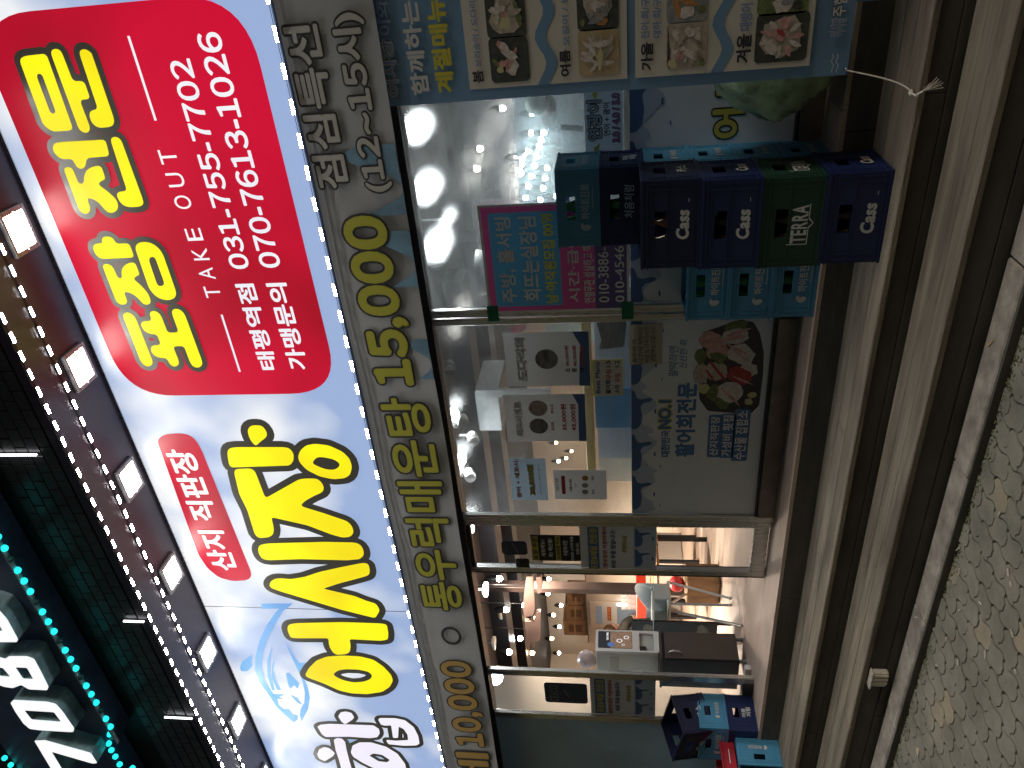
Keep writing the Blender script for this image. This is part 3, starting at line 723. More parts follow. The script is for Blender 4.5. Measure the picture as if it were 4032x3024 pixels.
# ================================================================== SEASONAL MENU BANNER AT THE RIGHT
YV = 3.50
PV = front(YV)
C1 = zoom(1840, 0, .38879); C2 = zoom(2600, 0, .40687)
M_sb = mat('season_blue', (0.17, 0.31, 0.49), 0.7, var=0.08, scale=2); M_sw = mat('season_wave_blue', (0.1, 0.22, 0.45), 0.7)
M_cream = mat('season_cream', (0.66, 0.62, 0.54), 0.7); M_pale = mat('season_pale', (0.5, 0.58, 0.62), 0.7)
M_sy = mat('season_yellow', (0.62, 0.55, 0.05), 0.7); M_sk = mat('season_black', (0.03, 0.03, 0.04), 0.7); M_sbl = mat('season_text_blue', (0.22, 0.3, 0.5), 0.7)
M_swh = mat('season_white', (0.62, 0.62, 0.6), 0.7)
sea = thing('seasonal_banner', 'tall blue banner of seasonal fish dishes hanging at the right of the entrance', 'banner', (-0.2, YV, 0.585))
q = MB(); XV0, XV1 = -0.692, 0.62
for k in range(15):
    z = 0.59 + (2.575 - 0.59) * k / 14
    for j in range(9):
        x = XV0 + (XV1 - XV0) * j / 8
        q.v.append(Vector((x, YV + .004 + .004 * math.sin(z * 2 + j * .8), z + (0.012 * (j / 8) if k == 0 else 0))))
for k in range(14):
    for j in range(8): q.f.append((k * 9 + j, k * 9 + j + 1, k * 9 + j + 10, k * 9 + j + 9)); q.smooth.append(True)
q.build('cloth', M_sb, sea)
def vz(z, x, y): return PV.px(*z(x, y))[1]
def vx(z, x, y): return PV.px(*z(x, y))[0]
def panel(zt, zb, wz0, wz1, xl):
    MB().poly(PV, [rect(xl, zb, XV1 - .05, zt)], 0.002).build('menu_panel', M_cream, sea)
    n = 40; up = []; lo = []
    for k in range(n + 1):
        x = xl + (XV1 - .05 - xl) * k / n; s = 0.022 * math.sin((x - xl) * 2 * math.pi / 0.205 + 2.0)
        up.append((x, wz1 + s)); lo.append((x, wz0 + s))
    MB().poly(PV, [up + lo[::-1]], 0.0032).build('wave_print', M_sb, sea)
xl = vx(C1, 22, 908)
panel(vz(A4, 815, 400), vz(C1, 1620, 790), vz(C1, 860, 560), vz(C1, 745, 560), xl)
panel(vz(C1, 1700, 780), vz(C2, 1440, 625), vz(C2, 660, 420), vz(C2, 545, 420), xl)
def vt(z, rt, lb, body, m, bold=0.02, out=0, om=None):
    a, b = PV.px(*z(*rt)), PV.px(*z(*lb)); text(PV, body, (b[0], b[1], a[0], a[1]), m, sea, bold=bold, h=0.0055, out=out, omat=om)
vt(C1, (50, 713), (172, 835), '봄', M_sk, .03); vt(C1, (15, 12), (150, 672), '보리숭어 / 도다리', M_sbl, .025)
vt(C1, (930, 505), (1055, 768), '여름', M_sk, .035); vt(C1, (940, -170), (1040, 460), '오징어 / 농어', M_sbl, .03)
vt(C1, (1757, 432), (1882, 705), '가을', M_sk, .035); vt(C1, (1757, -100), (1845, 390), '전어 회/구이', M_sbl, .03); vt(C1, (1878, -100), (1962, 380), '대하 회/구이', M_sbl, .03)
vt(C2, (740, 335), (868, 602), '겨울', M_sk, .035); vt(C2, (795, -250), (882, 292), '대방어 / 석화', M_sbl, .03)
vt(A4, (372, 8), (578, 610), '함께하는', M_swh, .035); vt(A4, (540, -10), (742, 597), '계절메뉴', M_sy, .04)
vt(A4, (215, 0), (335, 225), '이와', M_sbl, .03); vt(A4, (250, 262), (388, 618), '어시장', M_sbl, .02, .05, M_swh)
vt(C2, (1680, -60), (1790, 155), '주함', M_swh, .03, .03, M_sk); vt(C2, (1660, 175), (1775, 345), '어시장', M_sbl, .02, .05, M_swh)
for zz in (1665, 1710):
    lp = []
    for k in range(14):
        p = PV.px(*C2(zz + 10 * math.sin(k * .95), 520 + k * 14)); lp.append((p[0], p[1] - .002)); 
    lp2 = [(a, b + .005) for a, b in lp[::-1]]; MB().poly(PV, [lp + lp2], .003).build('ripple_print', M_pale, sea)
# dish photographs printed on the banner: rounded frame, plate and slices
def dish(z, rt, lb, bgc, slices, seed):
    a, b = PV.px(*z(*rt)), PV.px(*z(*lb)); rr = random.Random(seed)
    x0, z0, x1, z1 = b[0], b[1], a[0], a[1]
    o = MB().poly(PV, [rnd(rect(x0, z0, x1, z1), .022)], .004).build('dish_photo', bgc, sea)
    W, H = x1 - x0, z1 - z0
    for k, (m_, u, v, ru, rv, rot) in enumerate(slices):
        lp = []
        for t in range(14):
            an = 2 * math.pi * t / 14; rad = 1 + .18 * rr.uniform(-1, 1)
            p = (math.cos(an) * ru * rad, math.sin(an) * rv * rad); c_, s_ = math.cos(rot), math.sin(rot)
            lp.append((min(x1 - .004, max(x0 + .004, x0 + W * (u + p[0] * c_ - p[1] * s_))), min(z1 - .004, max(z0 + .004, z0 + H * (v + p[0] * s_ + p[1] * c_)))))
        MB().poly(PV, [lp], .0046 + .0003 * k).build('slice_print', m_, o)
D_dk = mat('dish_dark', (0.06, 0.065, 0.055), .7, var=.4, scale=30); D_wd = mat('dish_wood', (0.5, 0.38, 0.22), .7, var=.2, scale=20)
D_pk = mat('dish_pink', (0.62, 0.34, 0.3), .7, var=.3, scale=45); D_wh = mat('dish_white', (0.66, 0.6, 0.54), .7, var=.25, scale=60); D_gr = mat('dish_green', (0.16, 0.2, 0.07), .7, var=.4, scale=60)
D_or = mat('dish_orange', (0.5, 0.24, 0.08), .7, var=.3, scale=50); D_ly = mat('dish_yellow', (0.6, 0.55, 0.3), .7); D_gy = mat('dish_grey', (0.3, 0.3, 0.3), .7, var=.3, scale=30); D_rd = mat('dish_red', (0.42, 0.06, 0.06), .7, var=.3, scale=40)
D_be = mat('dish_beige', (0.5, 0.42, 0.34), .7, var=.3, scale=50)
def sl(n, mats, seed, ru=.16, rv=.06):
    r = random.Random(seed); return [(r.choice(mats), r.uniform(.2, .8), r.uniform(.2, .8), ru * r.uniform(.7, 1.3), rv * r.uniform(.7, 1.4), r.uniform(0, 3.1)) for _ in range(n)]
dish(C1, (208, 385), (640, 815), D_dk, [(D_wh, .35, .45, .2, .17, .3), (D_pk, .5, .45, .3, .07, -.6), (D_wh, .62, .5, .24, .1, 1.0), (D_pk, .8, .65, .18, .08, .9), (D_wh, .78, .6, .14, .08, .8), (D_ly, .3, .75, .09, .08, 0), (D_gr, .45, .85, .12, .05, .7), (D_pk, .42, .68, .08, .1, 0)], 1)
dish(C1, (165, -60), (605, 365), D_dk, [(D_be, .5, .5, .42, .4, 0), (D_ly, .4, .6, .25, .2, .5), (D_pk, .55, .55, .1, .07, 0), (D_gr, .5, .2, .3, .06, .2)] + sl(6, [D_be, D_wh], 3), 2)
dish(C1, (1115, 305), (1540, 750), D_wd, sl(22, [D_wh, D_wh, D_be, D_ly], 5, .2, .05), 3)
dish(C1, (1100, -140), (1535, 288), D_dk, [(D_gy, .6, .5, .4, .36, 0), (D_be, .6, .55, .32, .26, .4), (D_or, .22, .42, .12, .14, 0), (D_gr, .2, .88, .1, .06, 0)] + sl(8, [D_wh, D_gy], 7), 4)
dish(C2, (62, 225), (440, 640), D_be, [(D_dk, .5, .97, .5, .05, .05)] + sl(24, [D_wh, D_be, D_pk, D_wh], 9, .15, .07) + [(D_gr, .1, .1, .1, .08, 0), (D_ly, .12, .85, .12, .1, 0)], 5)
dish(C2, (66, -180), (452, 202), D_gy, [(D_or, .4, .75, .3, .08, .2), (D_or, .5, .5, .25, .08, 1.2), (D_gr, .3, .15, .1, .1, 0), (D_wh, .25, .5, .14, .2, .4)], 6)
dish(C2, (935, 140), (1405, 580), D_dk, [(D_be, .5, .5, .43, .43, 0)] + [(D_wh if k % 2 else D_pk, .5 + .3 * math.cos(k * .6), .5 + .3 * math.sin(k * .6), .13, .05, k * .6) for k in range(11)] + [(D_pk, .58, .55, .14, .1, .5), (D_wh, .3, .68, .14, .1, .8), (D_rd, .6, .52, .1, .05, .9)], 7)
dish(C2, (960, -260), (1420, 122), D_gr, [(D_wh, .25, .5, .2, .2, 0), (D_gy, .3, .4, .1, .14, 0), (D_dk, .2, .2, .12, .1, 0)], 8)
# eyelet
e = PV.px(*C2(1790, 678)); MB().lathe((e[0], YV, e[1]), [(0.006, -.001), (0.012, -.001), (0.012, .001), (0.006, .001)], 10).build('eyelet', M_steel, sea)
# lower blue panel of a second banner further right, behind
sec = thing('blue_banner', 'plain blue cloth panel hanging lower behind the seasonal banner at the right edge', 'banner', (0.1, 3.56, 0.40))
a = PV.px(*A7(1465, 20)); box('cloth', (-0.425, 3.56, a[1] + .01), (0.65, 3.566, 2.5), M_sb, sec)
# rope tying the banner corner down to the step
p0 = Vector((e[0], YV - .006, e[1])); p1 = onZ(*A7(1490, 600), 0.366); M_rope = mat('rope', (0.62, 0.58, 0.5), 0.9, var=.3, scale=150)
rp = thing('rope', 'thin white cord tying the seasonal banner down to the step edge', 'rope', tuple(p1))
pts = [p0.lerp(p1, t / 14) + Vector((0, -.03 * math.sin(math.pi * t / 14) * .4, -.05 * math.sin(math.pi * t / 14))) for t in range(15)]
MB().tube(pts, .0033, 6).build('cord', M_rope, rp); MB().ball(p1 + Vector((0, 0, .006)), .011, 8, 6, (1.3, 1, .8)).build('knot', M_rope, rp)
p2 = onY(*A7(1560, 590), 3.302); p3 = onY(*A7(1640, 545), 3.292); q = MB(); q.tube([p1 + Vector((0, 0, .006)), (p1.x, 3.318, .372), p2], .0045, 6)
for k in range(16):
    d = Vector((random.gauss(0, .018), random.gauss(0, .01), random.gauss(0, .02))); q.tube([p2, p2.lerp(p3, .5) + d * .5, p3 + d], .0011, 4)
q.build('frayed_end', M_rope, rp)
# ================================================================== WINDOW FILM, DOOR, POSTERS
YF = YG - .0025
PF = front(YF)
F1 = zoom(2480, 1230, .49405); D2 = zoom(1800, 2000, .61728); E3 = zoom(1950, 1220, .2592); E4 = zoom(1950, 1640, .24864)
M_film = mat('white_film', (0.72, 0.75, 0.8), 0.5, var=0.05, scale=3); M_fblue = mat('film_blue', (0.07, 0.14, 0.32), 0.5); M_flb = mat('film_pale_blue', (0.45, 0.53, 0.66), 0.5)
M_ftext = mat('film_text_blue', (0.08, 0.18, 0.4), 0.5); M_fy = mat('film_yellow', (0.62, 0.55, 0.1), 0.5)
ZF0, ZF1 = 0.647, 1.477
def waves(pl, x0, x1, ztop, per, par, s=1.0, h=0.002, ph=0.0):
    q1, q2 = MB(), MB(); x = x0 - ph * per; k = 0
    def clampx(lp): return [(min(x1, max(x0, a)), b) for a, b in lp]
    while x < x1:
        pts = [(x - .02, ztop)] + [(x + per * t / 10, ztop - s * (0.09 + .05 * math.sin(t * .9 + k) + .035 * abs(math.sin(t * 1.7)))) for t in range(11)] + [(x + per + .02, ztop)]
        lp = clampx(pts)
        if max(a for a, b in lp) - min(a for a, b in lp) > .01: q2.poly(pl, [lp], h + .0001 * (k % 3))
        d = [(x + per * .08, ztop), (x + per * .1, ztop - s * .035), (x + per * .2, ztop - s * .06), (x + per * .42, ztop - s * .068), (x + per * .6, ztop - s * .058), (x + per * .68, ztop - s * .075), (x + per * .72, ztop - s * .125), (x + per * .78, ztop - s * .135), (x + per * .8, ztop - s * .11), (x + per * .765, ztop - s * .06), (x + per * .8, ztop - s * .035), (x + per * .95, ztop - s * .02), (x + per * .98, ztop)]
        lp = clampx(d)
        if max(a for a, b in lp) - min(a for a, b in lp) > .02: q1.poly(pl, [rnd(lp, .01)], h + .0006)
        for u, v, r in ((.5, .15, .012), (.2, .19, .007)):
            c = (x + per * u, ztop - s * v)
            if x0 + .02 < c[0] < x1 - .02: q1.poly(pl, [[(c[0] + r * 1.7 * math.cos(t * .7), c[1] + r * .55 * math.sin(t * .7) - .3 * r * abs(math.cos(t * .7))) for t in range(9)]], h + .0008)
        x += per; k += 1
    q2.build('cloud_print', M_flb, par); q1.build('wave_print', M_fblue, par)
def film(name, label, x0, x1, z0, z1, pl=PF, y=None):
    t = thing(name, label, 'window film', ((x0 + x1) / 2, pl.o.y, z0))
    box('sheet', (x0, pl.o.y, z0), (x1, pl.o.y + .0018, z1), M_film, t); return t
def ft(par, z, rt, lb, body, m, bold=.03, out=0, om=None, pl=PF, h=.003, slant=0):
    a, b = pl.px(*z(*rt)), pl.px(*z(*lb)); return text(pl, body, (b[0], b[1], a[0], a[1]), m, par, bold=bold, h=h, out=out, omat=om, slant=slant)
f1 = film('window_film', 'white film with sashimi platter and blue waves on the window left of the crates', -3.66, -2.132, ZF0, ZF1)
waves(PF, -3.655, -2.135, ZF1 - .001, .345, f1)
ft(f1, F1, (250, 940), (316, 1150), '대한민국', M_ftext, .03); ft(f1, F1, (228, 698), (328, 928), 'NO.1', M_ftext, .05, .07, M_fy)
ft(f1, F1, (375, 560), (512, 1150), '활어회전문', M_ftext, .045, .03, M_white)
for rt, lb, body in (((632, 815), (712, 1152), '산지직판장'), ((732, 808), (818, 1158), '가성비 횟집'), ((838, 770), (930, 1182), '수산물 집합소')):
    a, b = PF.px(*F1(*rt)), PF.px(*F1(*lb)); MB().poly(PF, [rnd(rect(b[0], b[1], a[0], a[1]), .012)], .0025).build('blue_label', M_ftext, f1)
    text(PF, body, (b[0] + .012, b[1] + .012, a[0] - .012, a[1] - .012), M_white, f1, bold=.02, h=.0035)
ft(f1, F1, (312, 275), (382, 515), '펄떡하면', M_ftext, 0, slant=.15); ft(f1, F1, (398, 225), (452, 448), '신선한 회', M_ftext, 0, slant=.15)
P_dk = mat('platter_slate', (0.05, 0.045, 0.05), .5, var=.2, scale=20)
pl_ = MB().poly(PF, [rnd([PF.px(*F1(*p)) for p in ((580, 160), (880, 55), (985, 75), (1035, 160), (1068, 320), (1060, 500), (1030, 740), (960, 810), (620, 785), (555, 690), (550, 590), (575, 400))], .015)], .0022).build('platter_print', P_dk, f1)
rr = random.Random(4)
def blob(x, y, rx, ry, m_, k, rot=0.0, n=16, jag=.14):
    lp = []
    for t in range(n):
        an = 2 * math.pi * t / n; rad = 1 + jag * rr.uniform(-1, 1)
        a, b = math.cos(an) * rx * rad, math.sin(an) * ry * rad
        lp.append(PF.px(*F1(x + a * math.cos(rot) - b * math.sin(rot), y + a * math.sin(rot) + b * math.cos(rot))))
    MB().poly(PF, [lp], .0026 + .00012 * k).build('food_print', m_, pl_)
k = 0
for x, y, rx, ry, m_, rot in ((850, 105, 95, 45, D_gr, -.2), (650, 220, 95, 70, D_pk, .1), (700, 300, 90, 80, D_pk, 0), (840, 190, 115, 62, D_wh, -.1), (860, 160, 100, 18, D_pk, -.3), (830, 200, 105, 14, D_pk, -.2), (890, 330, 115, 85, D_wh, .3), (850, 290, 90, 12, D_pk, .5), (880, 340, 90, 10, D_pk, .6), (565, 350, 45, 60, D_gr, 0), (700, 355, 65, 40, D_gr, .3),
                             (570, 490, 60, 85, D_be, .1), (690, 470, 95, 75, D_be, .2), (680, 440, 70, 12, D_rd, .9), (720, 490, 70, 12, D_rd, .9), (640, 500, 60, 10, D_rd, .9), (950, 450, 70, 55, D_wh, .2), (870, 500, 95, 75, D_rd, .35), (900, 540, 80, 8, D_pk, .4), (590, 605, 50, 38, D_ly, -.3), (680, 640, 70, 65, D_gr, 0), (740, 720, 60, 45, D_gr, 0), (800, 640, 100, 85, D_wh, .1), (780, 650, 85, 10, D_pk, .8), (830, 690, 70, 9, D_pk, .9), (945, 708, 32, 24, D_ly, 0), (975, 655, 36, 22, D_ly, -.2)):
    blob(x, y, rx, ry, m_, k, rot); k += 1
f2 = film('window_film', 'white film with blue waves and yellow lettering on the window behind the crate stacks', -2.018, X1 - .1, ZF0, ZF1)
waves(PF, -2.015, X1 - .11, ZF1 - .001, .36, f2, 1.1, ph=.35)
ft(f2, A7, (205, 480), (392, 890), '어시', M_fy, .035, .045, M_sk)
note_m = paper('note_paper', (0.52, 0.48, 0.38), .15); pen = mat('pen_ink', (0.03, 0.03, 0.035), .6); M_rdt = mat('poster_red', (0.45, 0.06, 0.05), .6); M_nvy = mat('poster_navy', (0.05, 0.07, 0.25), .6); M_pgr = paper('poster_grey', (0.7, 0.7, 0.71), .14)
M_pblu = paper('poster_pale_blue', (0.45, 0.58, 0.72), .14); M_blk = mat('poster_black', (0.02, 0.02, 0.025), .6); M_pyl = paper('poster_yellow', (0.66, 0.58, 0.12), .1)

def sheet(name, label, z, rt, lb, m, cat='poster', y=YG - .012, th=.0012, tilt=0.0, group=None):
    pl = front(y); a, b = pl.px(*z(*rt)), pl.px(*z(*lb))
    t = thing(name, label, cat, ((a[0] + b[0]) / 2, y, b[1]), group=group)
    n = 8; q = MB()
    for k in range(n + 1):
        x = b[0] + (a[0] - b[0]) * k / n; c = .006 * math.sin(k * .7) * .4
        for zz in (b[1], (a[1] + b[1]) / 2, a[1]):
            q.v.append(Vector((x, y + c * .5, zz)))
    for k in range(n):
        for j in range(2): q.f.append((k * 3 + j, k * 3 + 3 + j, k * 3 + 4 + j, k * 3 + 1 + j)); q.smooth.append(True)
    q.build('sheet', m, t)
    return t, pl, (b[0], b[1], a[0], a[1])
def disc(pl, c, r, m, par, name='dish_print', h=.004, sq=1.0):
    MB().poly(pl, [[(c[0] + r * math.cos(t * .2618), c[1] + r * sq * math.sin(t * .2618)) for t in range(24)]], h).build(name, m, par)
D_fish = mat('fish_photo_grey', (0.2, 0.2, 0.22), .6, var=.5, scale=30, stretch=(.3, 1, 1)); D_flesh = mat('fish_photo_pink', (0.42, 0.34, 0.34), .6, var=.35, scale=40)
# flounder poster
t, pl, bx = sheet('poster', 'white fish price poster with one round photo and three prices, hung in the window', A5, (1045, 500), (1615, 838), M_pgr)
ft(t, E3, (290, 430), (505, 1075), '도다리회', M_white, .028, .035, M_nvy, pl); c = pl.px(*E3(780, 745)); disc(pl, c, .072, D_fish, t)
for rt, lb, body, m_ in (((1050, 540), (1130, 855), '30,000원', M_rdt), ((1165, 540), (1248, 860), '40,000원', M_rdt), ((1278, 540), (1358, 858), '50,000원', M_rdt), ((1055, 880), (1135, 945), '소', M_blk), ((1165, 880), (1245, 945), '중', M_blk), ((1280, 880), (1358, 945), '대', M_blk)):
    ft(t, E3, rt, lb, body, m_, .03, pl=pl)
MB().poly(pl, [[(bx[0], bx[1]), (bx[2], bx[1]), (bx[2], bx[1] + .10), (bx[2] - .05, bx[1] + .075), (bx[2] - .1, bx[1] + .05), (bx[2] - .16, bx[1] + .06), (bx[0], bx[1] + .07)]], .0025).build('wave_print', M_fblue, t)
# set menu poster
t, pl, bx = sheet('poster', 'white set menu poster with two round photos and two red prices in the window', A5, (1048, 900), (1590, 1198), M_pgr)
ft(t, E4, (290, -235), (460, 320), '세꼬시셋트', M_white, .028, .035, M_nvy, pl); disc(pl, pl.px(*A5(1280, 1100)), .062, D_fish, t); disc(pl, pl.px(*A5(1275, 985)), .062, D_flesh, t, h=.0035)
for z, rt, lb, body in ((A5, (1352, 960), (1378, 1020), '아나고'), (A5, (1358, 1075), (1384, 1130), '도다리'), (A5, (1420, 958), (1466, 1130), '35,000원'), (A5, (1480, 958), (1528, 1132), '45,000원')): ft(t, z, rt, lb, body, M_rdt, .035, pl=pl)
MB().poly(pl, [[(bx[0], bx[1]), (bx[2], bx[1]), (bx[2], bx[1] + .08), (bx[2] - .08, bx[1] + .045), (bx[0], bx[1] + .05)]], .0025).build('wave_print', M_fblue, t)
# combo poster
t, pl, bx = sheet('poster', 'small blue poster with a yellow price above the small grey menu sheet', A5, (1080, 1312), (1343, 1583), M_pblu)
ft(t, E4, (285, 700), (430, 1285), '광어 + 세꼬시', M_rdt, .03, .03, M_white, pl); ft(t, E4, (500, 765), (650, 1240), '30,000원', M_pyl, .04, .05, M_blk, pl); ft(t, E4, (670, 765), (745, 1235), '(도다리 or 아나고 中 1)', M_blk, .01, pl=pl)
t, pl, bx = sheet('poster', 'small grey autumn menu sheet with three round photos', A5, (1372, 1388), (1722, 1578), M_pgr)
ft(t, E4, (950, 970), (1015, 1190), '가을의 대장', M_blk, .005, pl=pl); ft(t, E4, (1168, 980), (1225, 1185), '가을이세트', M_blk, .03, pl=pl); ft(t, E4, (1255, 1045), (1290, 1118), '싯가', M_rdt, .02, pl=pl); ft(t, E4, (1520, 935), (1568, 1005), '대하', M_blk, .03, pl=pl); ft(t, E4, (1530, 1155), (1578, 1225), '전어', M_blk, .03, pl=pl)
a, b = pl.px(*E4(1040, 935)), pl.px(*E4(1120, 1225)); MB().poly(pl, [rnd(rect(b[0], b[1], a[0], a[1]), .01)], .0025).build('red_label', M_rdt, t)
for yy, m_ in ((970, D_or), (1085, D_gy), (1190, D_flesh)): disc(pl, pl.px(*E4(1425, yy)), .022, m_, t)
# best menu card
t, pl, bx = sheet('menu_card', 'yellow edged Best Menu card stuck below the fish price poster', A5, (1625, 672), (1826, 902), M_pyl, 'card')
MB().poly(pl, [rect(bx[0] + .008, bx[1] + .008, bx[2] - .008, bx[3] - .008)], .002).build('card_face', M_pgr, t)
ft(t, E3, (1512, 785), (1600, 1265), 'Best Menu', M_nvy, .02, pl=pl); ft(t, E3, (1672, 1065), (1760, 1272), '활어회', M_blk, .03, pl=pl); ft(t, E3, (1680, 905), (1770, 1050), '무침', M_rdt, .03, pl=pl); ft(t, E3, (1680, 770), (1755, 868), '1.5', M_blk, .03, pl=pl)
ft(t, E3, (1810, 1135), (1895, 1265), '소라', M_blk, .03, pl=pl); ft(t, E3, (1815, 965), (1905, 1095), '무침', M_rdt, .03, pl=pl); ft(t, E3, (1815, 770), (1890, 868), '1.2', M_blk, .03, pl=pl)
# handwritten note
t, pl, bx = sheet('note', 'crumpled handwritten paper note taped at the top of the sashimi film', A5, (1862, 445), (2078, 700), note_m, 'note')
for rt, lb, body in (((10, 220), (55, 400), '놀아 비 이'), ((65, 115), (105, 410), 'CCTV에 찍혔어요'), ((115, 115), (155, 400), '비닐 또 가져가시면'), ((165, 115), (205, 390), '경찰에 신고합니다!')): ft(t, F1, rt, lb, body, pen, 0, pl=pl, slant=.1)
# salmon card
t, pl, bx = sheet('menu_card', 'blue card with purple prices stuck on the window behind the tall crate stack', A4, (1570, 590), (1825, 975), M_pblu, 'card')
ft(t, A4, (1590, 655), (1690, 908), '연광이', M_pblu, .03, .06, M_blk, pl); ft(t, A4, (1695, 665), (1745, 880), '연어 + 광어', M_blk, .02, pl=pl); ft(t, A4, (1752, 605), (1808, 922), '3.0 / 4.0 / 5.0', mat('poster_purple', (0.35, 0.16, 0.42), .6), .04, .04, M_blk, pl)
for u in (.06, .94): MB().poly(pl, [[(bx[0] + (bx[2] - bx[0]) * u, bx[3] - .04), (bx[0] + (bx[2] - bx[0]) * u - .03, bx[3] - .06), (bx[0] + (bx[2] - bx[0]) * u + .03, bx[3] - .08)]], .002).build('yellow_print', M_pyl, t)
# staff wanted banner with green tape
PJ = front(YG - .05); M_pink = paper('job_pink', (0.75, 0.12, 0.38), .035); M_jblue = paper('job_blue', (0.13, 0.48, 0.82), .025); M_jnavy = paper('job_navy', (0.14, 0.1, 0.25), .06); M_jw = mat('job_white', (0.92, 0.92, 0.92), .5)
a, b = PJ.px(*A4(880, 1345)), PJ.px(*A5(1868, 348))
jb = thing('job_banner', 'pink and blue staff wanted banner with phone numbers taped beside the steel post', 'banner', ((a[0] + b[0]) / 2, YG - .05, b[1]))
MB().poly(PJ, [rect(b[0], b[1], a[0] + .01, a[1]), rect(b[0] + .014, b[1] + .014, a[0] - .002, a[1] - .014)], 0).build('cloth', M_jw, jb); bw = (b[0] + .02, a[0])
zt = lambda z, x, y: PJ.px(*z(x, y))[1]
p, r_ = PJ.px(*A5(1435, 310)), PJ.px(*A4(945, 1385)); bl_ = rnd(rect(PJ.px(*A5(1010, 330))[0], p[1], r_[0], r_[1]), .015)
MB().poly(PJ, [rect(b[0] + .0142, zt(A5, 1645, 200), a[0] - .0022, a[1] - .0142), bl_], .0).build('pink_field', M_pink, jb)
MB().poly(PJ, [rect(b[0] + .0142, b[1] + .0142, a[0] - .0022, zt(A5, 1645, 200) - .0005)], .0).build('navy_field', M_jnavy, jb)
MB().poly(PJ, [bl_], .0).build('blue_field', M_jblue, jb)
def jt(z0, rt, z1, lb, body, m, bold=.025):
    a, b = PJ.px(*z0(*rt)), PJ.px(*z1(*lb)); text(PJ, body, (b[0], b[1], a[0], a[1]), m, jb, bold=bold, h=.004)
jt(A4, (985, 1408), A5, (1150, 300), '주방, 홀서빙', M_jw); jt(A4, (1140, 1405), A5, (1300, 288), '회뜨는실장님', M_jw); jt(A4, (1288, 1385), A5, (1408, 302), '남·여직원모집 00명', mat('job_yellow', (0.9, 0.88, 0.15), .5), .035)
jt(A4, (1455, 1510), A5, (1550, 298), '시간·급여', M_jw); jt(A4, (1560, 1590), A5, (1645, 302), '연령무관 성실하고 책', M_jw, .03)
jt(A4, (1660, 1600), A5, (1738, 298), '010-3886-', M_jw, .012); jt(A4, (1770, 1592), A5, (1835, 296), '010-4546', M_jw, .012)
M_tape = mat('green_tape', (0.01, 0.17, 0.09), .35)
for z, x0, x1_, lab in ((zt(A5, 980, 340), -2.09, -1.985, 'upper strip of green tape holding the staff wanted banner to the post'), (zt(A5, 1855, 330), -2.10, -1.985, 'lower strip of green tape holding the staff wanted banner to the post')):
    q = MB().bbox((x0, YG - .056, z - .035), (x1_, YG - .0515, z + .035), .002); tag(q.build('tape', M_tape), lab, 'tape')
# ------------------------------------------------------------------ sliding glass door (half open) and its prints
YD = YG + .022
door = thing('sliding_door', 'sliding glass door with steel edges, pushed open behind the fixed window', 'door', (-4.02, YD, ZL))
box('stile', (-4.272, YD - .018, ZL + .012), (-4.225, YD + .03, ZH), M_steel, door, r=.004); box('stile', (-3.8, YD - .018, ZL + .012), (-3.774, YD + .03, ZH), M_steel, door, r=.004)
box('bottom_rail', (-4.224, YD - .015, ZL + .012), (-3.801, YD + .028, 0.628), M_steel, door, r=.004); box('top_rail', (-4.224, YD - .015, ZH - .03), (-3.801, YD + .028, ZH), M_dark, door)
box('pane', (-4.224, YD, 0.628), (-3.801, YD + .007, ZH - .03), G_clear, door)
box('door_jamb', (-4.34, YD + .035, ZL), (-4.275, YD + .09, ZH), M_dark, bld, r=.004)
PD = front(YD - .004)
def doorfilm(par, z, x0, x1_, ztop, zbot, off, sx=1.0):
    box('sheet', (x0, par['y'], zbot), (x1_, par['y'] + .0015, ztop), M_pgr, par)
for nm, lab, x0, x1_, pl, zt_, zb_, rows in (
    ('door_film', 'white takeaway notice film with blue waves on the open sliding door', -4.222, -3.803, PD, 785, 1270, [((840, 130), (900, 392), '포장&배달 전문점'), ((922, 122), (962, 398), '방문포장은 카운터에서'), ((975, 142), (1015, 382), '바로 주문 받습니다!')]),
    ('door_film', 'white takeaway notice film with blue waves on the narrow window by the blue wall', -5.962, -5.456, PF, 850, 1265, [((882, 1095), (940, 1302), '포장&배달 전문점'), ((958, 1098), (995, 1308), '방문포장은 카운터에서'), ((1005, 1112), (1040, 1292), '바로 주문 받습니다!')])):
    py = 250 if pl is PD else 1200
    z1, z0 = pl.px(*D2(zt_, py))[1], pl.px(*D2(zb_, py))[1]
    t = film(nm, lab, x0, x1_, z0, z1, pl); zw = pl.px(*D2(1125 if pl is PD else 1130, py))[1]
    MB().poly(pl, [rect(x0 + .002, z0 + .002, x1_ - .002, zw)], .0012).build('pale_field', M_flb, t)
    waves(pl, x0 + .004, x1_ - .004, zw - .01, .2, t, .85, .002)
    (rt, lb, body) = rows[0]; a, b = pl.px(*D2(*rt)), pl.px(*D2(*lb)); MB().poly(pl, [rnd(rect(b[0] - .015, b[1] - .012, a[0] + .015, a[1] + .012), .01)], .002).build('blue_label', M_ftext, t)
    text(pl, body, (b[0], b[1], a[0], a[1]), M_pyl, t, bold=.03, h=.004)
    ft(t, D2, *rows[1][:2], rows[1][2], M_rdt, .03, pl=pl); ft(t, D2, *rows[2][:2], rows[2][2], M_nvy, .03, pl=pl)
    q = (1050, 175) if pl is PD else (1080, 1130); q2 = (1085, 285) if pl is PD else (1110, 1235)
    ft(t, D2, q, q2, '주함어시장', M_pyl, .03, .03, M_nvy, pl=pl)
t, pl, bx = sheet('notice', 'black and yellow takeaway order notice on the sliding door', D2, (465, 170), (790, 340), M_blk, 'notice', y=YD - .006)
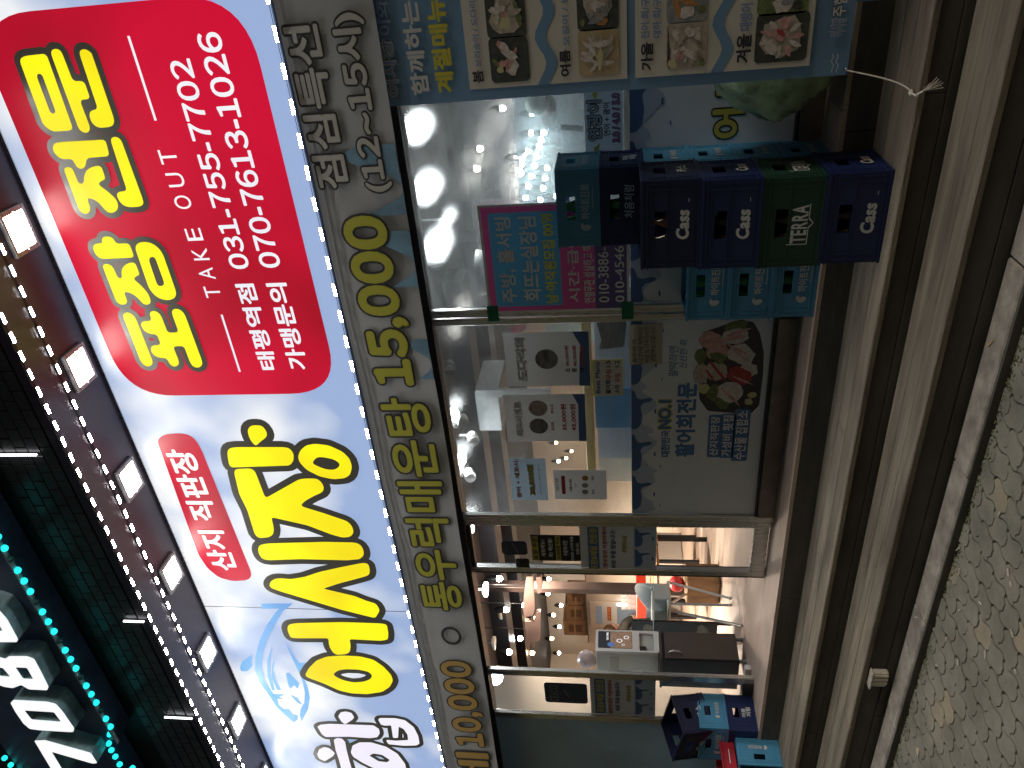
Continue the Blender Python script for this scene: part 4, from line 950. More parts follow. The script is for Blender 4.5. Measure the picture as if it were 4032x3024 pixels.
for rt, lb, body, yb in (((475, 185), (522, 330), '포장 주문', 1), ((528, 200), (568, 310), '세트메뉴!', 0), ((575, 192), (615, 312), '회! 해산물!', 0), ((625, 182), (662, 330), '30,000원 이상', 1), ((672, 208), (710, 305), '주문하시면', 0), ((718, 180), (748, 335), '무료로 소라무침을', 0), ((755, 220), (782, 295), '드립니다.', 0)):
    if yb:
        a, b = pl.px(*D2(*rt)), pl.px(*D2(*lb)); MB().poly(pl, [rect(b[0] - .006, b[1] - .004, a[0] + .006, a[1] + .004)], .002).build('yellow_label', M_pyl, t)
    ft(t, D2, rt, lb, body, M_blk if yb else M_white, .03, pl=pl)
M_cs = mat('sticker_navy', (0.04, 0.06, 0.12), .4); M_cst = mat('sticker_print', (0.22, 0.25, 0.32), .4)
for lab, y, rt, lb, tx in (('dark blue rounded sticker on the sliding door', YD - .006, (278, 210), (452, 300), ((292, 222), (330, 290))), ('large dark blue rounded sticker on the narrow window by the blue wall', YG - .008, (552, 1112), (835, 1250), ((585, 1128), (650, 1235)))):
    pl = front(y); a, b = pl.px(*D2(*rt)), pl.px(*D2(*lb)); t = thing('sticker', lab, 'sticker', ((a[0] + b[0]) / 2, y, b[1]))
    MB().poly(pl, [rnd(rect(b[0], b[1], a[0], a[1]), .03)], 0, .001).build('sheet', M_cs, t); ft(t, D2, *tx, 'CESCO', M_cst, .01, pl=pl, h=.002)
    c0 = ((a[0] + b[0]) / 2, (a[1] + b[1]) / 2 - .01); MB().poly(pl, [[(c0[0] - .05, c0[1] - .02), (c0[0] + .05, c0[1] + .02), (c0[0] + .05, c0[1] + .03), (c0[0] - .05, c0[1] - .01)]], .002).build('arrow_print', M_cst, t)
pl = front(YD - .006); a, b = pl.px(*D2(372, 322)), pl.px(*D2(464, 386)); t = thing('sticker', 'small grey rounded sticker below the dark blue one on the sliding door', 'sticker', ((a[0] + b[0]) / 2, YD - .006, b[1]))
MB().poly(pl, [rnd(rect(b[0], b[1], a[0], a[1]), .015)], 0, .001).build('sheet', M_dark, t); ft(t, D2, (380, 330), (400, 378), 'ALLBA', M_cst, .01, pl=pl, h=.002)
# ================================================================== CRATES
def plast(name, c): return mat(name, c, 0.42, var=0.1, scale=9, bump=0.05, bscale=90)
M_cb = plast('crate_sky_blue', (0.065, 0.25, 0.42)); M_cn = plast('crate_navy', (0.008, 0.018, 0.085)); M_ck = plast('crate_black_blue', (0.008, 0.014, 0.05)); M_cg = plast('crate_green', (0.01, 0.042, 0.028)); M_cr = plast('crate_red', (0.4, 0.02, 0.035))
M_cw = mat('crate_print', (0.55, 0.56, 0.55), .6, var=.12, scale=40); M_cbl = mat('crate_print_pale', (0.4, 0.52, 0.62), .6)
G_green = mat('bottle_green', (0.015, 0.16, 0.05), 0.08); G_brown = mat('bottle_brown', (0.06, 0.025, 0.01), 0.08); M_cap = mat('bottle_cap', (0.5, 0.48, 0.4), .35, metal=.7)
def crate_shell(W, D, H, hz0, hz1, fw, sw, big_):
    q = MB(); t = .010
    for sy in (-1, 1):
        y0, y1 = sy * D / 2, sy * (D / 2 - t); h = fw / 2
        q.box((-W / 2, y0, 0), (W / 2, y1, hz0)); q.box((-W / 2, y0, hz1), (W / 2, y1, H)); q.box((-W / 2, y0, hz0), (-h, y1, hz1)); q.box((h, y0, hz0), (W / 2, y1, hz1))
    for sx in (-1, 1):
        x0, x1 = sx * W / 2, sx * (W / 2 - t); h = sw / 2; a, b = -D / 2 + t, D / 2 - t
        q.box((x0, a, 0), (x1, b, hz0)); q.box((x0, a, hz1), (x1, b, H)); q.box((x0, a, hz0), (x1, -h, hz1)); q.box((x0, h, hz0), (x1, b, hz1))
    q.box((-W / 2 + t, -D / 2 + t, .004), (W / 2 - t, D / 2 - t, .014))
    p = .0045   # proud ribs: rim, second rim, waist, foot, corner posts
    for z0, z1, e in ((H - .012, H, p), (H - .032, H - .026, p * .8), (H - .048, H - .043, p * .6), (hz0 - .006, hz0 - .001, p * .7 if big_ else 0), (0.0, .012, p), (.026, .031, p * .6)):
        if e <= 0: continue
        q.box((-W / 2 - e, -D / 2 - e, z0), (W / 2 + e, -D / 2 - .0002, z1)); q.box((-W / 2 - e, D / 2 + .0002, z0), (W / 2 + e, D / 2 + e, z1))
        q.box((-W / 2 - e, -D / 2 - .0001, z0), (-W / 2 - .0002, D / 2 + .0001, z1)); q.box((W / 2 + .0002, -D / 2 - .0001, z0), (W / 2 + e, D / 2 + .0001, z1))
    for u in (-.46, -.395, .395, .46):
        for sy in (-1, 1): q.box((W * u - .003, sy * D / 2, .013), (W * u + .003, sy * (D / 2 + p * .55), H - .013))
    for u in (-.44, -.36, .36, .44):
        for sx in (-1, 1): q.box((sx * W / 2, D * u - .003, .013), (sx * (W / 2 + p * .55), D * u + .003, H - .013))
    # bottle dividers inside
    for k in range(1, 5): q.box((-W / 2 + W * k / 5 - .002, -D / 2 + t, .014), (-W / 2 + W * k / 5 + .002, D / 2 - t, H * .35))
    for k in range(1, 4): q.box((-W / 2 + t, -D / 2 + D * k / 4 - .002, .0145), (W / 2 - t, -D / 2 + D * k / 4 + .002, H * .345))
    return q
SPEC = {'beer': (.42, .325, .268, .15, .205, .135, .09, True), 'soju': (.405, .318, .2225, .125, .172, .13, .085, False)}
SH = {}
def logo_swirl(pl, cx, cz, r, m, par):
    MB().poly(pl, [rnd([(cx + r * math.cos(t * .4) * (1 if t < 13 else .5), cz + r * math.sin(t * .4) * (1 if t < 13 else .6)) for t in range(2, 15)] + [(cx + .2 * r, cz + .1 * r), (cx - .2 * r, cz + .9 * r), (cx + .1 * r, cz + .2 * r)], .003)], .0042).build('logo_print', m, par)
def crate(kind, m, label, loc, rot=(0, 0, 0), ftxt=None, stxt=None, pm=None, group='beer and soju crates', style='', ds=None):
    W, D, H = SPEC[kind][:3]
    t = thing('crate', label, 'crate', loc, rot, group)
    key = kind
    if key not in SH:
        o = crate_shell(*SPEC[kind]).build('shell', None, None); SH[key] = o.data
        me = o.data; off = o.location.copy()
        for v in me.vertices: v.co += off
        bpy.data.objects.remove(o)
    me = SH[key].copy() if False else None
    o = bpy.data.objects.new('shell', SH[key]); COL.objects.link(o); o.parent = t
    if not SH[key].materials: SH[key].materials.append(m)
    o.material_slots[0].link = 'OBJECT'; o.material_slots[0].material = m
    pm = pm or M_cw
    T = Vector(t.location)
    Pf = Plane(T + Vector((0, -D / 2, 0)), (1, 0, 0), (0, 0, 1), (0, -1, 0)); Ps = Plane(T + Vector((W / 2, 0, 0)), (0, 1, 0), (0, 0, 1), (1, 0, 0))
    if style == 'beer':
        if ftxt: text(Pf, ftxt, (-.072, .048, .07, .108), pm, t, bold=.045, h=.0045, slant=.12)
        if ftxt: MB().poly(Pf, [rect(.108, .052, .126, .0545)], .0045).build('small_print', pm, t)
        if stxt: text(Ps, stxt, (-.05, .05, .055, .105), pm, t, bold=.04, h=.0045, slant=.1 if stxt == ftxt else 0)
    elif style == 'terra':
        text(Pf, ftxt, (-.095, .065, .085, .135), pm, t, bold=.03, h=.0045); text(Ps, stxt, (-.075, .065, .065, .125), pm, t, bold=.03, h=.0045)
        for P_, s_ in ((Pf, 1), (Ps, .8)):
            q = MB(); L_ = [(-.1 * s_, .148), (-.1 * s_, .06), (-.02 * s_, .06), (0, .04), (.02 * s_, .06), (.09 * s_, .06)]
            for a, b in zip(L_[:-1], L_[1:]):
                d = Vector((b[0] - a[0], b[1] - a[1])).normalized() * .002; nn = (-d.y, d.x); q.poly(P_, [[(a[0] + nn[0], a[1] + nn[1]), (b[0] + nn[0], b[1] + nn[1]), (b[0] - nn[0], b[1] - nn[1]), (a[0] - nn[0], a[1] - nn[1])]], .0044)
            q.poly(P_, [[(-.03 * s_, .062), (0, .038), (.03 * s_, .062), (.026 * s_, .062), (0, .043), (-.026 * s_, .062)]], .0045); q.build('frame_print', pm, t)
    elif style == 'soju':
        if ftxt:
            text(Pf, ftxt, (-.055, .05, .13, .098), pm, t, bold=.03, h=.0045); logo_swirl(Pf, -.092, .074, .027, pm, t)
            MB().poly(Pf, [rect(.0, .034, .11, .037)], .0045).build('small_print', pm, t)
        if stxt: text(Ps, stxt, (-.03, .055, .075, .088), pm, t, bold=.03, h=.0045); logo_swirl(Ps, -.05, .072, .018, pm, t)
    elif style == 'script':
        if ftxt: text(Pf, ftxt, (-.06, .05, .11, .1), pm, t, bold=.02, h=.0045, slant=.1)
        if stxt: text(Ps, stxt[0], (-.045, .075, .035, .108), pm, t, bold=.03, h=.0045); text(Ps, stxt[1], (-.035, .035, .045, .072), pm, t, bold=.03, h=.0045)
    return t
bottle_me = {}
def bottle(loc, kind, label):
    if kind not in bottle_me:
        q = MB().lathe((0, 0, 0), [(0, 0), (.028, 0), (.031, .004), (.031, .12), (.026, .145), (.013, .172), (.0115, .195)], 10)
        o = q.build('glass_body', G_green if kind == 'green' else G_brown); me = o.data; off = o.location.copy()
        for v in me.vertices: v.co += off
        bpy.data.objects.remove(o)
        c = MB().lathe((0, 0, 0), [(.0125, .193), (.014, .196), (.013, .205), (0, .206)], 8); o = c.build('cap', M_cap); off = o.location.copy()
        for v in o.data.vertices: v.co += off
        bottle_me[kind] = (me, o.data); bpy.data.objects.remove(o)
    t = thing('bottle', label, 'bottle', loc, group='bottles in the crates')
    for nm, me in zip(('glass_body', 'cap'), bottle_me[kind]):
        o = bpy.data.objects.new(nm, me); COL.objects.link(o); o.parent = t
def fill(loc, kind, label, n=5, dy=-.11, W=.405):
    for k in range(n): bottle((loc[0] - W / 2 + W * (k + .5) / n, loc[1] + dy, loc[2] + .0155), kind, label)
# front stack of four on the upper tread
fx, fy = -1.29, 3.585
zz = [.364, .6335, .903, 1.1725]
CR = [('beer', M_cn, 'navy beer crate with bottles, bottom of the front stack on the step', 'Cass', 'Cass', 'beer', .0, -.004),
      ('beer', M_cg, 'dark green beer crate in the front stack, between navy crates', 'TERRA', 'TERRA', 'terra', -.012, .003),
      ('beer', M_cn, 'navy beer crate resting on the dark green crate', 'Cass', 'Cass', 'beer', -.006, -.002),
      ('beer', M_ck, 'blackish blue beer crate topping the front stack on the step', 'Cass', '카스', 'beer', .002, .004)]
for (kd, m_, lab, ft_, st_, sty, dx, dy), z in zip(CR, zz):
    crate(kd, m_, lab, (fx + dx, fy + dy, z), (0, 0, R_(random.uniform(-1.2, 1.2))), ft_, st_, style=sty)
    fill((fx + dx, fy + dy, z), 'brown', 'brown beer bottle standing in the ' + lab.split(',')[0].replace(' resting on the dark green crate', ' above the green one').replace('navy beer crate with bottles', 'lowest navy beer crate')[:52], 5, -.105, .42)
# rear stack of six against the window
rx, ry = -1.317, 3.962
labs = ['sky blue soju crate, bottom of the tall rear stack', 'sky blue soju crate, second from the bottom of the tall rear stack', 'sky blue soju crate, third from the bottom of the tall rear stack', 'sky blue soju crate under the navy one in the tall rear stack', 'navy soju crate with script lettering in the tall rear stack', 'blue soju crate full of green bottles on top of the tall rear stack']
for k in range(6):
    z = ZL + .001 + .2235 * k
    z = [0.517, .7405, .964, 1.1875, 1.411, 1.6345][k]
    m_ = M_cn if k == 4 else M_cb
    crate('soju', m_, labs[k], (rx + random.uniform(-.004, .004), ry + random.uniform(-.003, .003), z), (0, 0, R_(random.uniform(-1, 1))), '처음처럼' if k == 4 else '하이트진로', ('처음', '처럼') if k == 4 else '하이트진로', pm=M_cw if k < 4 else M_cbl, style='script' if k == 4 else 'soju')
    if k >= 4: fill((rx, ry, z), 'green', 'green soju bottle in the ' + ('navy crate of the tall rear stack' if k == 4 else 'top blue crate of the tall rear stack'), 5, -.11)
# three crates to the beside the front stack
lx, ly = -1.772, 3.962
for k, lab in enumerate(('sky blue soju crate, bottom of the stack of three beside the front stack', 'sky blue soju crate in the middle of the stack of three beside the front stack', 'sky blue soju crate on top of the stack of three, green bottles inside')):
    z = ZL + .001 + .2235 * k
    crate('soju', M_cb, lab, (lx + random.uniform(-.005, .005), ly, z), (0, 0, R_(random.uniform(-1, 1))), '하이트진로', '하이트진로', style='soju')
    fill((lx, ly, z), 'green', 'green soju bottle in the ' + ('bottom', 'middle', 'top')[k] + ' crate of the stack of three', 5, -.11)
# left group in front of the blue wall
gx, gy = -5.79, 3.94
crate('soju', M_cn, 'navy soju crate at the bottom of the stack by the blue wall', (gx, gy, .517), (0, 0, R_(-1)), '처음처럼', ('처음', '처럼'), style='script')
crate('soju', M_cb, 'sky blue soju crate in the middle of the stack by the blue wall', (gx, gy, .7405), (0, 0, R_(1)), '하이트진로', '하이트진로', style='soju')
crate('beer', M_ck, 'empty dark navy beer crate tipped on top of the stack by the blue wall', (gx - .02, gy + .02, .915), (R_(14), R_(10), R_(-4)), 'Cass', '카스', style='beer')
# crate lying on its side with the opening to the street
t = crate('soju', M_cb, 'sky blue soju crate lying on its side on the step by the blue wall', (-5.885, 3.775, .364 + .1595), (R_(90), 0, 0), None, None, style='soju')
T = Vector(t.location)
Pl = Plane(Vector((0, 0, 0)) + T + Vector((.2025, 0, 0)), (0, 1, 0), (0, 0, 1), (1, 0, 0))
text(Pl, '하이트진로', (-.03, .055, .075, .088), M_cw, t, bold=.03, h=.0045); logo_swirl(Pl, -.05, .072, .018, M_cw, t)
red = thing('crate', 'shallow red plastic crate resting on the lying blue crate', 'crate', (-5.95, 3.70, .6935), group='beer and soju crates')
q = MB(); W, D, H = .40, .30, .11
for a, b in (((-W / 2, -D / 2, .002), (W / 2, -D / 2 + .01, H)), ((-W / 2, D / 2 - .01, .002), (W / 2, D / 2, H)), ((-W / 2, -D / 2 + .01, .002), (-W / 2 + .01, D / 2 - .01, H)), ((W / 2 - .01, -D / 2 + .01, .002), (W / 2, D / 2 - .01, H)), ((-W / 2 + .01, -D / 2 + .01, .002), (W / 2 - .01, D / 2 - .01, .012)), ((-W / 2 - .012, -D / 2 - .012, H - .01), (W / 2 + .012, -D / 2 - .0005, H + .002)), ((W / 2 + .0005, -D / 2 - .0005, H - .01), (W / 2 + .012, D / 2 + .012, H + .002))):
    q.box(Vector(a) + red.location, Vector(b) + red.location)
q.build('shell', M_cr, red); Pr = Plane(red.location + Vector((W / 2, 0, 0)), (0, 1, 0), (0, 0, 1), (1, 0, 0)); MB().poly(Pr, [rect(-.1, .045, .02, .052)], .0008).build('small_print', M_cw, red)

# ------------------------------------------------------------------ green rubbish bag behind the seasonal banner
M_bag = mat('green_plastic_bag', (0.34, 0.46, 0.27), 0.28, var=0.35, scale=7, bump=0.9, bscale=16)
bag = thing('rubbish_bag', 'bulging green plastic rubbish bag behind the seasonal banner', 'bag', (-.6, 3.85, ZL))
bm = bmesh.new(); bmesh.ops.create_icosphere(bm, subdivisions=5, radius=1)
from mathutils import noise
for v in bm.verts:
    p = v.co.copy(); wr = noise.noise(p * 2.3) * .14 + abs(noise.noise(Vector((p.x * 7, p.y * 7, p.z * 1.6)))) * .14 + abs(noise.noise(p * 9)) * .04
    top_ = max(0, p.z) ** 2 * .55
    s_ = 1 + wr - top_
    v.co = Vector((p.x * .33 * s_, p.y * .21 * s_, .38 + p.z * (.38 + .03 * wr)))
    if v.co.z < .002: v.co.z = .002
    v.co.x += .14 * max(0, v.co.z - .3) / .4
me = bpy.data.meshes.new('bag_body'); bm.to_mesh(me); bm.free(); me.polygons.foreach_set('use_smooth', [True] * len(me.polygons)); me.materials.append(M_bag); o = link_mesh('bag_body', me, bag)
kn = bag.location + Vector((.13, 0, .7)); q = MB()
for d in ((-.09, -.03, .12), (-.03, .02, .16), (.05, -.02, .15)):
    a = kn; b = kn + Vector(d); s_ = Vector((.03, .012, 0)); q.add([a - s_ * .3, a + s_ * .3, b + s_, b - s_ * 1.1, (a + b) / 2 + Vector((0, -.02, 0))], [(0, 1, 4), (1, 2, 4), (2, 3, 4), (3, 0, 4)], True)
q.build('bag_ears', mat('pale_green_plastic', (0.3, 0.48, 0.33), .4), bag)
# ------------------------------------------------------------------ small things on the steps and paving
vt_ = thing('step_light', 'small silver step light box on the lowest riser', 'step light', (-3.843, 2.96, .085)); M_sv = mat('silver_plastic', (0.62, 0.58, 0.5), .35, metal=.3, var=.15, scale=30)
box('housing', (-3.905, 2.95, .082), (-3.78, 2.985, .165), M_sv, vt_, r=.008); box('hood', (-3.91, 2.935, .166), (-3.775, 2.985, .178), M_sv, vt_, r=.004)
for k in range(3): box('rib', (-3.87 + k * .03, 2.943, .084), (-3.858 + k * .03, 2.9495, .164), M_sv, vt_)
crk = [(3.3, 0)]
K9 = zoom(3100, 2000, .42191)
for n, (x, y) in enumerate(((1990, 55), (1600, 385), (1610, 600), (2095, 710), (1812, 890), (1855, 1370), (1490, 1225), (2105, 1170), (1405, 1470), (2140, 1525), (1210, 1020), (1600, 1440), (1615, 955), (2070, 600))):
    p = onZ(*K9(x, y), 0.041 if n == 10 else 0.002); a = random.uniform(0, 3); L_ = random.uniform(.008, .018)
    q = MB().tube([p + Vector((-math.cos(a) * L_, -math.sin(a) * L_, .004)), p + Vector((math.cos(a) * L_, math.sin(a) * L_, .0045))], .0035, 6)
    tag(q.build('cigarette_butt', M_stick), 'pale cigarette end lying on the paving', 'litter', 'litter on the paving')
p = onZ(*A9(1525, 1555), .003); q = MB().add([p + Vector(d) for d in ((-.03, -.01, 0), (.0, -.02, .006), (.03, .0, .0), (.01, .022, .005), (-.02, .015, .002))], [(0, 1, 2, 3, 4)]); o = q.build('dry_leaf', mat('dry_leaf', (0.5, 0.4, 0.26), .8)); tag(o, 'pale dry leaf on the paving near the bottom left picture corner', 'leaf')
p = onZ(*A8(1997, 570), .043); q = MB().tube([p + Vector((-.02, .012, .003)), p + Vector((.024, -.014, .003))], .0035, 6); tag(q.build('lolly_stick', mat('tan_stick', (0.6, 0.4, 0.15), .7)), 'short tan stick lying on the kerb stone', 'litter')
# ================================================================== INSIDE THE SHOP
N1 = zoom(2150, 2250, .36166); N5 = zoom(1850, 2230, .24716); T2 = zoom(1550, 380, .37366)
M_bulb = lamp_mat('spot_bulb', (1.0, 0.97, 0.9), 60); M_bulbw = lamp_mat('spot_bulb_warm', (1.0, 0.72, 0.4), 40); M_bigl = lamp_mat('window_lamp', (0.93, 0.98, 1.0), 45)
M_lampw = mat('lamp_white', (0.7, 0.68, 0.64), .4); M_lampk = mat('lamp_black', (0.02, 0.02, 0.02), .5)
def spot(px, py, zc, warm, label, r=.04, kind='spotlight', real=None):
    d = ray(px, py); y = (zc - CAM_H) / d.z * d.y
    y = max(4.6, min(11.3, y)); p = onY(px, py, y)
    if p.x > -4.6 and y > 8.3: y = 8.3; p = onY(px, py, y)
    t = thing(kind, label, 'lamp', (p.x, p.y, p.z), group='spotlights inside the shop')
    MB().ball(p, r, 8, 6, (1, 1, 1.25)).build('bulb', M_bulbw if warm else M_bulb, t)
    MB().lathe(p + Vector((0, 0, r * .9)), [(r * 1.15, -.01), (r * 1.2, .06), (r * .5, .1), (.004, .11), (.004, .13)], 8).build('housing', M_lampk, t)
    if real:
        ld = bpy.data.lights.new('bulb_light', 'SPOT'); ld.spot_size = R_(140); ld.spot_blend = .6; ld.energy = real; ld.shadow_soft_size = r * 1.4; ld.color = (1, .75, .5) if warm else (1, .84, .68)
        lo = bpy.data.objects.new('bulb_light', ld); COL.objects.link(lo); lo.parent = t; lo.location = (0, 0, -.25)
    return t
SP = [(465, 195, 0), (862, 620, 0), (1045, 830, 1), (1238, 435, 0), (1450, 620, 0), (1330, 775, 1), (1425, 960, 0), (800, 1150, 0), (622, 1365, 0), (990, 1380, 1), (1302, 1150, 1), (1415, 1380, 0), (575, 690, 1), (1468, 300, 0), (1255, 200, 0)]
for n, (x, y, wm) in enumerate(SP):
    spot(*N5(x, y), 3.0, wm, 'small warm spotlight on the black ceiling seen through the open door' if wm else 'small white spotlight on the black ceiling seen through the open door', r=.036, real=300 if n in (0, 1, 3, 7, 8, 9, 4, 10) else None)
for n, (x, y) in enumerate(((1145, 125), (1455, 175), (905, 550), (875, 760), (1448, 385), (1575, 380), (1550, 460), (1418, 570), (1530, 530), (1500, 630), (1295, 635), (1475, 730), (1350, 655), (1385, 605), (1350, 720), (1312, 778), (1340, 815), (1448, 840), (1612, 755), (1590, 860), (1415, 945), (1570, 965), (1385, 1070), (1542, 1090), (1708, 1050))):
    spot(*T2(x, y), 2.95, n in (18,), 'tiny spotlight seen through the misted window at the right', r=.03)
for n, (x, y) in enumerate(((1010, 405), (1455, 520), (1405, 1330), (1490, 1265), (1455, 1310), (1390, 1210))):
    spot(*A5(x - (250 if n == 0 else 0), y), 2.95, n > 2, 'tiny spotlight between the posters of the middle window', r=.028)
# bright work lamps behind the windows
for n, (px, py, r, lab, en) in enumerate(((1642, 500, .085, 'dazzling round work lamp behind the misted window, nearest the seasonal banner', 14), (1680, 738, .085, 'dazzling round work lamp in the middle of the misted window', 14), (1722, 965, .085, 'dazzling round work lamp behind the misted window, nearest the steel post', 14), (1763, 862, .035, 'small bright lamp between two dazzling work lamps', 0), (1835, 2080, .07, 'bright lamp at the top of the sliding door glass', 25), (1952, 2668, .07, 'bright round lamp at the top of the narrow window by the blue wall', 12), (1783, 1630, .05, 'bright lamp behind the middle window, nearest the tall poster', 35), (1812, 1810, .05, 'bright lamp behind the middle window, above the small blue poster', 35))):
    y = 4.85 if py < 2000 else (4.7 if py < 2500 else 4.75)
    p = onY(px, py, y); t = thing('work_lamp', lab, 'lamp', tuple(p), group='work lamps inside')
    MB().ball(p, r, 12, 8).build('globe', M_bigl, t); MB().tube([p + Vector((0, 0, r * .9)), (p.x, p.y, 3.25)], .008, 6).build('stem', M_lampk, t)
    if en:
        ld = bpy.data.lights.new('lamp_light', 'SPOT'); ld.spot_size = R_(150); ld.spot_blend = .6; ld.energy = en; ld.shadow_soft_size = r * 1.1; ld.color = (.93, .97, 1); lo = bpy.data.objects.new('lamp_light', ld); COL.objects.link(lo); lo.parent = t; lo.location = (0, -.14, -.06)
# ceiling discs
for (x, y), m_, lab in (((278, 368), lamp_mat('disc_light', (1, .98, .92), 12), 'lit round ceiling lamp just inside the open door'), ((402, 1225), M_lampw, 'unlit round ceiling lamp just inside the door'), ((520, 745), M_lampw, 'small unlit round ceiling lamp deeper inside')):
    px, py = N5(x, y); p = onZ(px, py, 3.1); t = thing('ceiling_lamp', lab, 'lamp', tuple(p)); r = .085 if x != 520 else .08
    MB().lathe(p, [(0, 0), (r, 0), (r, .03), (r * .6, .05), (.01, .06), (.01, .15)], 20).build('disc', m_, t)
    if x == 278:
        ld = bpy.data.lights.new('disc_glow', 'SPOT'); ld.spot_size = R_(160); ld.spot_blend = .5; ld.energy = 170; ld.shadow_soft_size = .08; ld.color = (1, .82, .66); lo = bpy.data.objects.new('disc_glow', ld); COL.objects.link(lo); lo.parent = t; lo.location = (0, 0, -.03)
# swivel spots in the middle window
for n, (x, y) in enumerate(((700, 730), (790, 1080), (855, 1195), (835, 1430))):
    p = onY(*A5(x, y), 4.7); t = thing('swivel_spot', ('dark round swivel spot', 'white swivel spot under the brightest lamp', 'white swivel spot turned to the window', 'white swivel spot above the small blue poster')[n] + ' behind the middle window', 'lamp', tuple(p))
    m_ = M_lampk if n == 0 else M_lampw; q = MB().tube([p + Vector((0, .07, .02)), p, p + Vector((.005, -.012, -.004))], [.04, .046, .046], 14); q.build('head', m_, t); MB().tube([p + Vector((0, .06, .03)), p + Vector((0, .07, .12))], .01, 6).build('arm', m_, t)
    MB().tube([p + Vector((.005, -.0125, -.004)), p + Vector((.005, -.016, -.005))], .036, 14).build('lens', mat('lamp_lens', (.55, .53, .48), .2), t)
# ------------------------------------------------------------------ fish tanks behind the window
M_tank = mat('tank_back', (0.3, 0.33, 0.36), .5, var=.35, scale=3); M_ybar = mat('yellow_frame', (0.6, 0.38, 0.06), .45); M_tb = mat('tank_blue', (0.03, 0.28, 0.6), .45); M_lil2 = mat('tank_lilac', (0.5, 0.46, 0.56), .5); G_wat = glass('tank_water', (.72, .82, .86), haze=.10); M_bub = mat('bubble', (.85, .9, .92), .15)
tk = thing('fish_tank', 'fish tank with a yellow frame and a bright blue panel behind the middle window', 'fish tank', (-2.95, 4.6, ZL))
pl = front(4.42); a, b = pl.px(*A5(1610, 850)), pl.px(*A5(1660, 1400)); box('frame', (-3.66, 4.425, b[1] + .01), (-2.15, 4.46, b[1] + .075), M_ybar, tk, r=.004)
zf = b[1]; a2, b2 = pl.px(*A5(1665, 862)), pl.px(*A5(1878, 1112)); box('blue_panel', (b2[0], 4.42, .9), (a2[0], 4.432, zf), M_tb, tk)
box('lilac_panel', (-3.65, 4.75, .9), (-2.2, 4.77, zf), M_lil2, tk); box('tank_pane', (-3.65, 4.47, .9), (-2.2, 4.478, zf - .01), G_wat, tk); box('cabinet', (-3.65, 4.43, ZL), (-2.2, 4.78, .88), M_dark, tk)
tk2 = thing('fish_tank', 'misty fish tank full of bubbles behind the right window', 'fish tank', (-.9, 4.8, ZL)); pl = front(4.5)
zt2 = pl.px(*T2(1300, 600))[1]; box('tank_pane', (-2.0, 4.5, .9), (X1 - .2, 4.508, zt2), G_wat, tk2); box('cabinet', (-2.0, 4.46, ZL), (X1 - .2, 5.1, .88), M_dark, tk2); box('rim', (-2.0, 4.49, 1.45), (X1 - .2, 4.53, 1.5), mat('wood_rim', (.3, .2, .1), .5), tk2)
q = MB(); rr = random.Random(11)
for k in range(1100):
    x = rr.uniform(-2.0, .3); z = 1.5 + abs(rr.gauss(0, .2)); y = rr.uniform(4.515, 4.9); r = rr.uniform(.0015, .0042)
    q.add([(x - r, y, z), (x + r, y, z), (x, y - r, z), (x, y + r, z), (x, y, z - r), (x, y, z + r)], [(0, 2, 5), (2, 1, 5), (1, 3, 5), (3, 0, 5), (2, 0, 4), (1, 2, 4), (3, 1, 4), (0, 3, 4)])
for k in range(260):
    x = rr.uniform(-3.6, -3.0); z = 1.3 + rr.random() * .35; y = rr.uniform(4.5, 4.7); r = rr.uniform(.0015, .004)
    q.add([(x - r, y, z), (x + r, y, z), (x, y - r, z), (x, y + r, z), (x, y, z - r), (x, y, z + r)], [(0, 2, 5), (2, 1, 5), (1, 3, 5), (3, 0, 5), (2, 0, 4), (1, 2, 4), (3, 1, 4), (0, 3, 4)])
tag(q.build('bubbles', M_bub), 'fine white air bubbles rising in the fish tanks', 'bubbles', kind='stuff')
sh_ = thing('shell_lamp', 'round cream float with a pinkish lump in the right fish tank', 'float', tuple(onY(*T2(1500, 80), 4.7))); MB().ball(onY(*T2(1500, 80), 4.7), .065, 14, 10, (1, .8, 1)).build('float', mat('cream_float', (.6, .56, .42), .5), sh_); MB().ball(onY(*T2(1640, 100), 4.72), .05, 12, 8, (1.2, .8, .9)).build('lump', mat('pink_lump', (.4, .25, .22), .6, var=.3, scale=30), sh_)
fs = thing('air_filter', 'clear plastic funnel on a black air stone in the right fish tank', 'filter', tuple(onY(*T2(1880, 330), 4.56))); MB().tube([onY(*T2(1765, 325), 4.56), onY(*T2(1995, 340), 4.56)], .017, 8).build('air_stone', M_lampk, fs); MB().tube([onY(*T2(1560, 270), 4.56), onY(*T2(1750, 262), 4.56)], [.035, .062], 10).build('funnel', glass('plastic_clear', (.9, .9, .88), haze=.2), fs)
# stainless hood, ducts and stacked bowls behind the windows
M_hood = mat('hood_steel', (.2, .21, .21), .4, metal=.6, var=.15, scale=12)
hd = thing('steel_hood', 'stainless steel box duct hanging behind the set menu poster', 'duct', tuple(onY(1960, 1620, 5.0))); a, b = onY(*A5(860, 880), 5.0), onY(*A5(1050, 1135), 5.0); box('duct', (b.x, 5.0, b.z), (a.x, 5.5, a.z), M_hood, hd, r=.01)
a, b = onY(*A5(870, 862), 4.98), onY(*A5(1360, 890), 4.98); box('upright', (b.x - .02, 4.96, b.z), (a.x, 4.99, a.z), M_hood, hd, r=.003)
bk = thing('kitchen_panel', 'pale greenish steel kitchen panel behind the middle window', 'panel', (-2.6, 5.6, ZL)); box('sheet', (-3.1, 5.6, ZL), (-1.9, 5.63, 2.15), mat('pale_steel', (.33, .36, .33), .35, metal=.3), bk)
bw_ = thing('bowl_stack', 'stack of white plastic bowls behind the staff wanted banner', 'bowls', tuple(onY(1900, 1130, 4.6))); c = onY(1905, 1110, 4.6)
q = MB()
